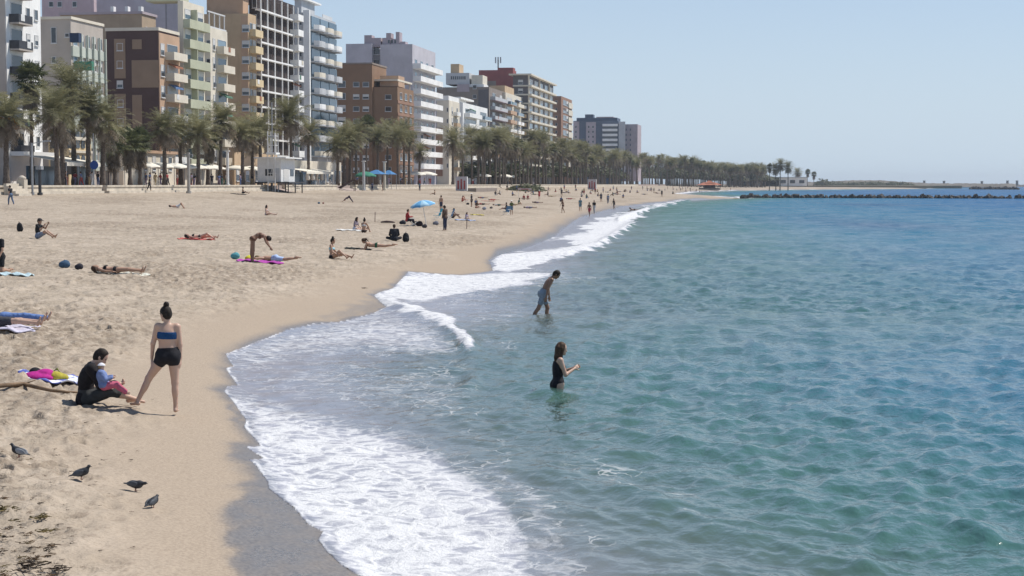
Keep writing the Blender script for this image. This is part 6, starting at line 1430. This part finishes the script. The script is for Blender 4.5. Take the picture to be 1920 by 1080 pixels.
# ------- the umbrella group
p = on_ground(800, 424); ub = [simple_mat('umbrella_pale', (.38,.60,.74), .7, .06, 3), simple_mat('umbrella_blue', (.13,.36,.60), .7, .06, 3)]
parasol('beach_umbrella', p.x, p.y, gz(p.x, p.y)-.05, .92, 1.92, ub, 'blue and pale blue beach umbrella tilted over the seated group', 'umbrella', None, (.10, -.16), 8, .30)
def chair(px, py, theta, c, label):
    p = on_ground(px, py); root = empty('beach_chair', (p.x, p.y, gz(p.x, p.y)), YAW+R(theta), label, 'chair'); m_ = cloth(c)
    MB().add([(-.02,-.26,.30),(.42,-.26,.36),(.42,.26,.36),(-.02,.26,.30),(-.02,-.26,.275),(.42,-.26,.335),(.42,.26,.335),(-.02,.26,.275)], [(0,1,2,3),(7,6,5,4),(0,4,5,1),(1,5,6,2),(2,6,7,3),(3,7,4,0)]).build('seat', m_, root)
    MB().add([(-.02,-.26,.32),(-.02,.26,.32),(-.26,.26,.92),(-.26,-.26,.92),(-.05,-.26,.31),(-.05,.26,.31),(-.29,.26,.91),(-.29,-.26,.91)], [(0,1,2,3),(7,6,5,4),(0,4,5,1),(1,5,6,2),(2,6,7,3),(3,7,4,0)]).build('backrest', m_, root)
    for g in (-1, 1):
        MB().tube([(.42, g*.29, .34), (-.10, g*.29, 0)], .014, 6).build('leg', white_paint, root); MB().tube([(-.05, g*.29, .32), (.36, g*.29, 0)], .014, 6).build('leg', white_paint, root); MB().tube([(-.2, g*.31, .58), (.28, g*.31, .55)], .016, 6).build('armrest', white_paint, root)
    return root
SITC = dict(spine=(-.1,0,1), spine2=(.15,0,1), thL=(.97,.12,.05), snL=(.25,0,-1), thR=(.97,-.12,.05), snR=(.3,0,-1), uaL=(.35,.2,-.85), faL=(.85,-.1,.1), uaR=(.35,-.2,-.85), faR=(.85,.1,.1))
def seated_on_chair(px, py, theta, cc, clab, *a, **k): chair(px, py, theta, cc, clab); r_ = person(px, py, SITC, theta, *a, **k); r_.location.z += .0; return r_
seated_on_chair(771, 424, 10, BLK, 'dark beach chair under the blue umbrella', [('top', 'jacket', (.36,.035,.04)), ('trousers', 'trousers', (.02,.022,.035))], ('short', 'brown'), 'fair', 'person in red jacket sitting in the shade of the blue umbrella', .0225, True, 1.66)
bag(755, 421, (.018,.022,.032), 'dark cool bag beside the chair of the red jacketed person', .45, 0); bag(786, 424, (.03,.02,.025), 'dark bulky bag under the blue umbrella', .5, 0); bag(796, 427, (.05,.045,.05), 'low grey bag at the umbrella pole', .35, 0)
person(834, 432, dict(STAND, head=(.2,0,1)), 150, [('jacket', 'jacket', (.10,.065,.05)), ('jeans', 'trousers', (.025,.035,.075))], ('short', 'dark'), 'tan', 'person in brown jacket and dark jeans standing beside the turquoise chair', .0225, False, 1.70)
chair(823, 411, 200, (.06,.42,.50), 'turquoise beach chair near the blue umbrella'); chair(846, 412, 195, (.20,.30,.42), 'grey blue beach chair behind the standing person in jeans')
person(827, 398, dict(STAND), 230, [('swim_shorts', 'shorts', (.05,.06,.10))], ('short', 'dark'), 'tan', 'bare chested man standing behind the turquoise chair', .022, False, 1.72)
bag(817, 422, (.17,.17,.20), 'grey striped bag below the turquoise chair', .42, 0)
person(856, 409, SITK, -15, [('top', 'vest', (.10,.03,.035)), ('shorts', 'short_shorts', BLK)], ('short', 'dark'), 'brown', 'person in dark red vest sitting with knees up past the umbrella', .02, True, 1.66)
person(876, 412, SITX, -40, [('top', 'tshirt', (.45,.38,.48)), ('shorts', 'shorts', (.2,.28,.45))], ('long', 'brown'), 'fair', 'child in pink top sitting on a blue and white towel', .02, True, 1.25)
towel(872, 413, 1.7, .9, 0, stripe_mat('blue_stripe_towel', (.62, .64, .70), (.12, .22, .48), 6), 'blue and white striped towel under the child in pink', 12)
plain_towel(895, 403, 1.3, .8, 0, (.55,.46,.10), 'yellow towel spread behind the child in pink', 13)
for px, py, hh, lab in ((703, 416, .75, 'thin stake upright in the sand near the two seated women'), (875, 429, .8, 'thin stake in the sand below the striped towel')):
    p = on_ground(px, py); tag(MB().tube([(0,0,-.1),(.02,0,hh)], .025, 7).build('stake', W['brown'], None, (p.x, p.y, gz(p.x, p.y))), lab, 'stake')
p = on_ground(727, 418); tag(MB().tube([(-.55,.1,.06),(-.1,0,.10),(.35,.02,.07),(.6,-.1,.04)], [.05,.09,.07,.02], 8).build('driftwood_log', W['brown'], None, p, True), 'short dark driftwood log between the stake and the umbrella', 'log')
# ------- farther bathers
def far_person(px, py, pose, theta, top, bottom, hair, skin, label, Hh=1.68, group=None, extras=None, tk='tshirt', bk='shorts', fem=True):
    P = {'stand': STAND, 'walk': WALK, 'sit': SITK, 'sitx': SITX, 'sitl': SITL, 'lie': SUP, 'prone': PRO, 'knees': SUPK}[pose]; P = dict(P, fingers=False)
    g = []
    if top is not None: g.append(('top', tk, top))
    if bottom is not None: g.append(('bottom', bk, bottom))
    key = (pose, tk if top is not None else 0, bk if bottom is not None else 0, hair[0], bool(extras), Hh, fem)
    return person(px, py, P, theta, g, hair, skin, label, .034, fem, Hh, key, group, extras=extras)
fp = far_person
fp(20, 384, 'walk', 150, BLK, (.10,.15,.24), ('short','dark'), 'tan', 'person in black top and blue jeans walking below the stone stair', bk='trousers', fem=False)
fp(884, 388, 'stand', 200, (.03,.035,.05), (.02,.025,.04), ('short','dark'), 'tan', 'person in dark clothes and white sun hat standing by the red chair', extras=[('hat', (.75,.74,.70))])
chair(873, 379, 10, (.55,.10,.06), 'red beach chair beside the person in the white sun hat'); fp(871, 378, 'sit', 10, (.45,.09,.06), (.4,.08,.06), ('short','dark'), 'tan', 'person in red leaning back by the red chair')
bag(877, 384, BLK, 'black bag below the red chair', .4, 0)
fp(811, 365, 'sitl', 175, None, BLK, ('short','dark'), 'tan', 'bather sitting with legs stretched inland below the sea wall', bk='briefs')
fp(926, 376, 'lie', 5, (.5,.08,.06), (.55,.12,.10), ('short','dark'), 'fair', 'person in red lying flat behind the striped towel'); plain_towel(915, 377, 2.0, .9, 0, (.5,.2,.15), 'faded red towel under the person in red', 15)
fp(943, 394, 'sitl', 190, BLK, BLK, ('short','dark'), 'tan', 'sitter in black leaning back on the sand')
fp(959, 403, 'stand', 240, (.12,.14,.05), (.12,.20,.30), ('short','brown'), 'tan', 'stooping person in olive top, blue wrap and white hat', 1.5, extras=[('hat', (.74,.73,.7))])
chair(951, 403, 230, (.14,.24,.34), 'blue folding chair held by the person in olive'); bag(908, 393, (.28,.28,.32), 'pale grey bag near the sitter in black', .45, 0); bag(921, 391, (.14,.12,.11), 'small brown bag on the sand near the grey bag', .35, 0)
# small framed stall
p = on_ground(984, 371); st = empty('framed_stall', (p.x, p.y, gz(p.x, p.y)), YAW, 'small white framed shade with a red print valance', 'shade')
for x in (-1.2, 1.2):
    for y in (-.7, .7): MB().tube([(x, y, 0), (x, y, 1.75)], .025, 6).build('post', white_paint, st)
MB().box(-1.3, 1.3, -.8, .8, 1.752, 1.80).build('roof', white_paint, st); MB().box(-1.3, 1.3, -.84, -.802, 1.5, 1.8).build('valance', cloth((.55,.45,.45)), st); MB().box(-.7, .7, -.87, -.842, 1.58, 1.72).build('valance_print', redp, st)
fp(982, 374, 'sitx', 250, (.35,.05,.05), BLK, ('short','dark'), 'fair', 'person in red top sitting under the white framed shade'); fp(990, 374, 'sitx', 290, (.30,.04,.05), BLK, ('short','brown'), 'fair', 'second person in dark red sitting under the white framed shade')
fp(1011, 374, 'stand', 120, (.42,.06,.06), (.35,.05,.06), ('short','dark'), 'fair', 'person all in red with white hat beside the framed shade', extras=[('hat', (.7,.7,.7))]); fp(1024, 366, 'sitl', 200, BLK, BLK, ('short','dark'), 'tan', 'dark clad sitter just past the person all in red')
fp(951, 359, 'stand', 90, (.06,.05,.05), (.3,.24,.18), ('short','dark'), 'tan', 'person in brown standing before the taupe bench')
fp(969, 360, 'stand', 60, (.10,.16,.28), (.05,.06,.1), ('short','dark'), 'tan', 'person in blue standing below the olive shrubs'); fp(975, 360, 'stand', 200, BLK, (.25,.06,.06), ('short','dark'), 'tan', 'person in black top and red shorts below the olive shrubs')
fp(1055, 399, 'walk', 200, (.07,.04,.035), (.02,.02,.025), ('short','dark'), 'brown', 'dark haired bather strolling inland of the shore walkers', tk='band', bk='bikini_bottom')
fp(1088, 396, 'stand', 250, (.10,.20,.24), (.12,.22,.28), ('short','dark'), 'tan', 'bather in teal standing on the damp sand')
fp(1105, 406, 'walk', 240, (.18,.08,.05), (.40,.05,.07), ('short','dark'), 'brown', 'person in red shorts walking through the swash', tk='band', fem=True)
fp(1114, 400, 'walk', 250, BLK, (.5,.5,.5), ('short','dark'), 'tan', 'person in black top and white trousers walking beside the red shorts', bk='trousers')
fp(1127, 379, 'stand', 80, (.05,.06,.09), (.04,.05,.08), ('short','dark'), 'tan', 'person in dark blue standing on the damp sand')
fp(1140, 382, 'walk', 70, (.20,.24,.34), (.10,.12,.18), ('short','brown'), 'fair', 'person in grey blue walking along the shore', bk='trousers')
fp(1151, 393, 'walk', 210, BLK, (.05,.05,.06), ('short','dark'), 'brown', 'dark clad person with lifted hands at the water edge', tk='vest')
fp(1053, 368, 'stand', 90, (.07,.06,.06), (.06,.05,.05), ('short','dark'), 'brown', 'lone dark figure standing behind the strolling bather')
fp(1241, 369, 'stand', 60, BLK, BLK, ('short','dark'), 'brown', 'dark figure standing alone on the far beach before the spit')
fp(1190, 402, 'prone', 10, None, BLK, ('short','dark'), 'brown', 'swimmer lying flat in the far foam', bk='briefs').location.z = .02
cols = [(.02,.02,.03), (.10,.14,.26), (.32,.05,.05), (.5,.48,.46), (.10,.06,.04), (.28,.22,.30), (.05,.12,.10), (.45,.36,.2)]
rg = random.Random(9)
spots = [(1041,360,'sitx'),(1080,358,'sitx'),(1095,366,'stand'),(1116,364,'stand'),(1131,362,'stand'),(1070,374,'lie'),(1091,369,'sit'),(1101,372,'sit'),(1122,368,'sitx'),(1147,367,'sit'),(1158,365,'lie'),(1163,360,'lie'),(1175,359,'sitl'),(1184,357,'stand'),(1196,362,'sit'),(1209,365,'lie'),(1214,358,'sit'),(1222,360,'stand'),(1230,362,'lie'),(1247,357,'sitx'),(1252,356,'stand'),(1262,356,'sit'),(1270,357,'sitl'),(1274,355,'stand'),(1280,356,'stand'),(1294,358,'stand'),(1312,361,'sitx'),(1316,361,'sitx'),(1346,367,'stand'),(1370,358,'stand'),(1396,352,'stand'),(1060,362,'lie'),(1110,359,'sit'),(1140,361,'lie'),(1035,369,'lie'),(1008,381,'lie'),(930,366,'sitl'),(905,372,'lie'),(1205,356,'stand'),(1236,358,'sit'),(1168,371,'sitl'),(1150,357,'stand'),(1058,357,'stand'),(1020,358,'sitx'),(1305,358,'sit'),(1287,360,'lie')]+[(rg.uniform(1010, 1300), rg.uniform(354, 364), rg.choice(('sit', 'sitx', 'sitl', 'lie', 'stand'))) for _ in range(34)]+[(rg.uniform(890, 1060), rg.uniform(360, 392), rg.choice(('sit', 'sitx', 'lie', 'sitl'))) for _ in range(14)]
for i, (px, py, po) in enumerate(spots):
    t_, b_ = rg.choice(cols), rg.choice(cols)
    fp(px, py, po, rg.uniform(0, 360) if po not in ('lie',) else rg.uniform(-20, 20), t_, b_, ('short', rg.choice(('dark', 'dark', 'brown'))), rg.choice(('tan', 'fair', 'brown')), {'stand': 'tiny far bather standing on the distant crowded sand', 'sit': 'tiny far bather sitting with knees up on the distant crowded sand', 'sitx': 'tiny far bather sitting cross legged on the distant crowded sand', 'sitl': 'tiny far bather sitting with legs out on the distant crowded sand', 'lie': 'tiny far bather lying on the distant crowded sand'}[po], 1.68, 'tiny far bathers '+po)
# people along the wall and promenade
fp(698, 359, 'stand', 90, (.10,.12,.2), (.03,.04,.08), ('short','dark'), 'tan', 'person in blue standing at the foot of the wall by the slide', bk='trousers'); fp(787, 358, 'stand', 60, (.10,.22,.30), (.04,.06,.12), ('short','dark'), 'tan', 'person in teal jacket standing at the wall before the long white balconies', bk='trousers'); fp(717, 358, 'stand', 200, (.35,.25,.22), (.2,.16,.15), ('short','brown'), 'fair', 'person in beige standing beside the cream column')
def prom(px, X, pose, t_, b_, label, group=None, skin='tan'):
    q = on_x(px, HOR, X); P = dict({'stand': STAND, 'walk': WALK}[pose], fingers=False); return person(0, 0, P, rg.uniform(0, 360), [('top', 'tshirt', t_), ('bottom', 'trousers', b_)], ('short', 'dark'), skin, label, .034, False, 1.7, ('prom', pose), group, pos=Vector((X, q.y, PZ-.12)))
w_ = prom(280, -75.3, 'walk', BLK, BLK, 'walker in black with a stick stepping down from the wall'); w_.location.z = 2.95; w_.rotation_euler.z = YAW
q = w_.location; tag(MB().tube([(-.55, 0, 0), (-.2, 0, 1.0)], .02, 6).build('walking_stick', dark_metal, None, (q.x, q.y, q.z-.02)), 'thin walking stick of the walker in black', 'stick')
for i in range(46):
    px = rg.choice((rg.uniform(120, 200), rg.uniform(360, 480), rg.uniform(590, 840), rg.uniform(270, 420), rg.uniform(860, 1000))); prom(px, rg.uniform(-80.5, -77), rg.choice(('stand', 'walk')), rg.choice(cols), rg.choice(cols), 'small figure on the promenade among the palm trunks', 'figures on the promenade', rg.choice(('tan', 'fair')))
# ------------------------------------------------------------------ thin sea haze
hz = bpy.data.materials.new('haze_air'); hz.use_nodes = True; nt = hz.node_tree; nt.nodes.clear()
pv = nd(nt, 'ShaderNodeVolumePrincipled'); pv.inputs['Color'].default_value = (.80, .88, .97, 1); pv.inputs['Density'].default_value = .00011; pv.inputs['Anisotropy'].default_value = .3
ov = nd(nt, 'ShaderNodeOutputMaterial'); nt.links.new(pv.outputs[0], ov.inputs['Volume'])
tag(MB().box(-2600, 2600, -60, 9200, -6, 48).build('haze', hz), kind='stuff')
scene.cycles.volume_bounces = 0
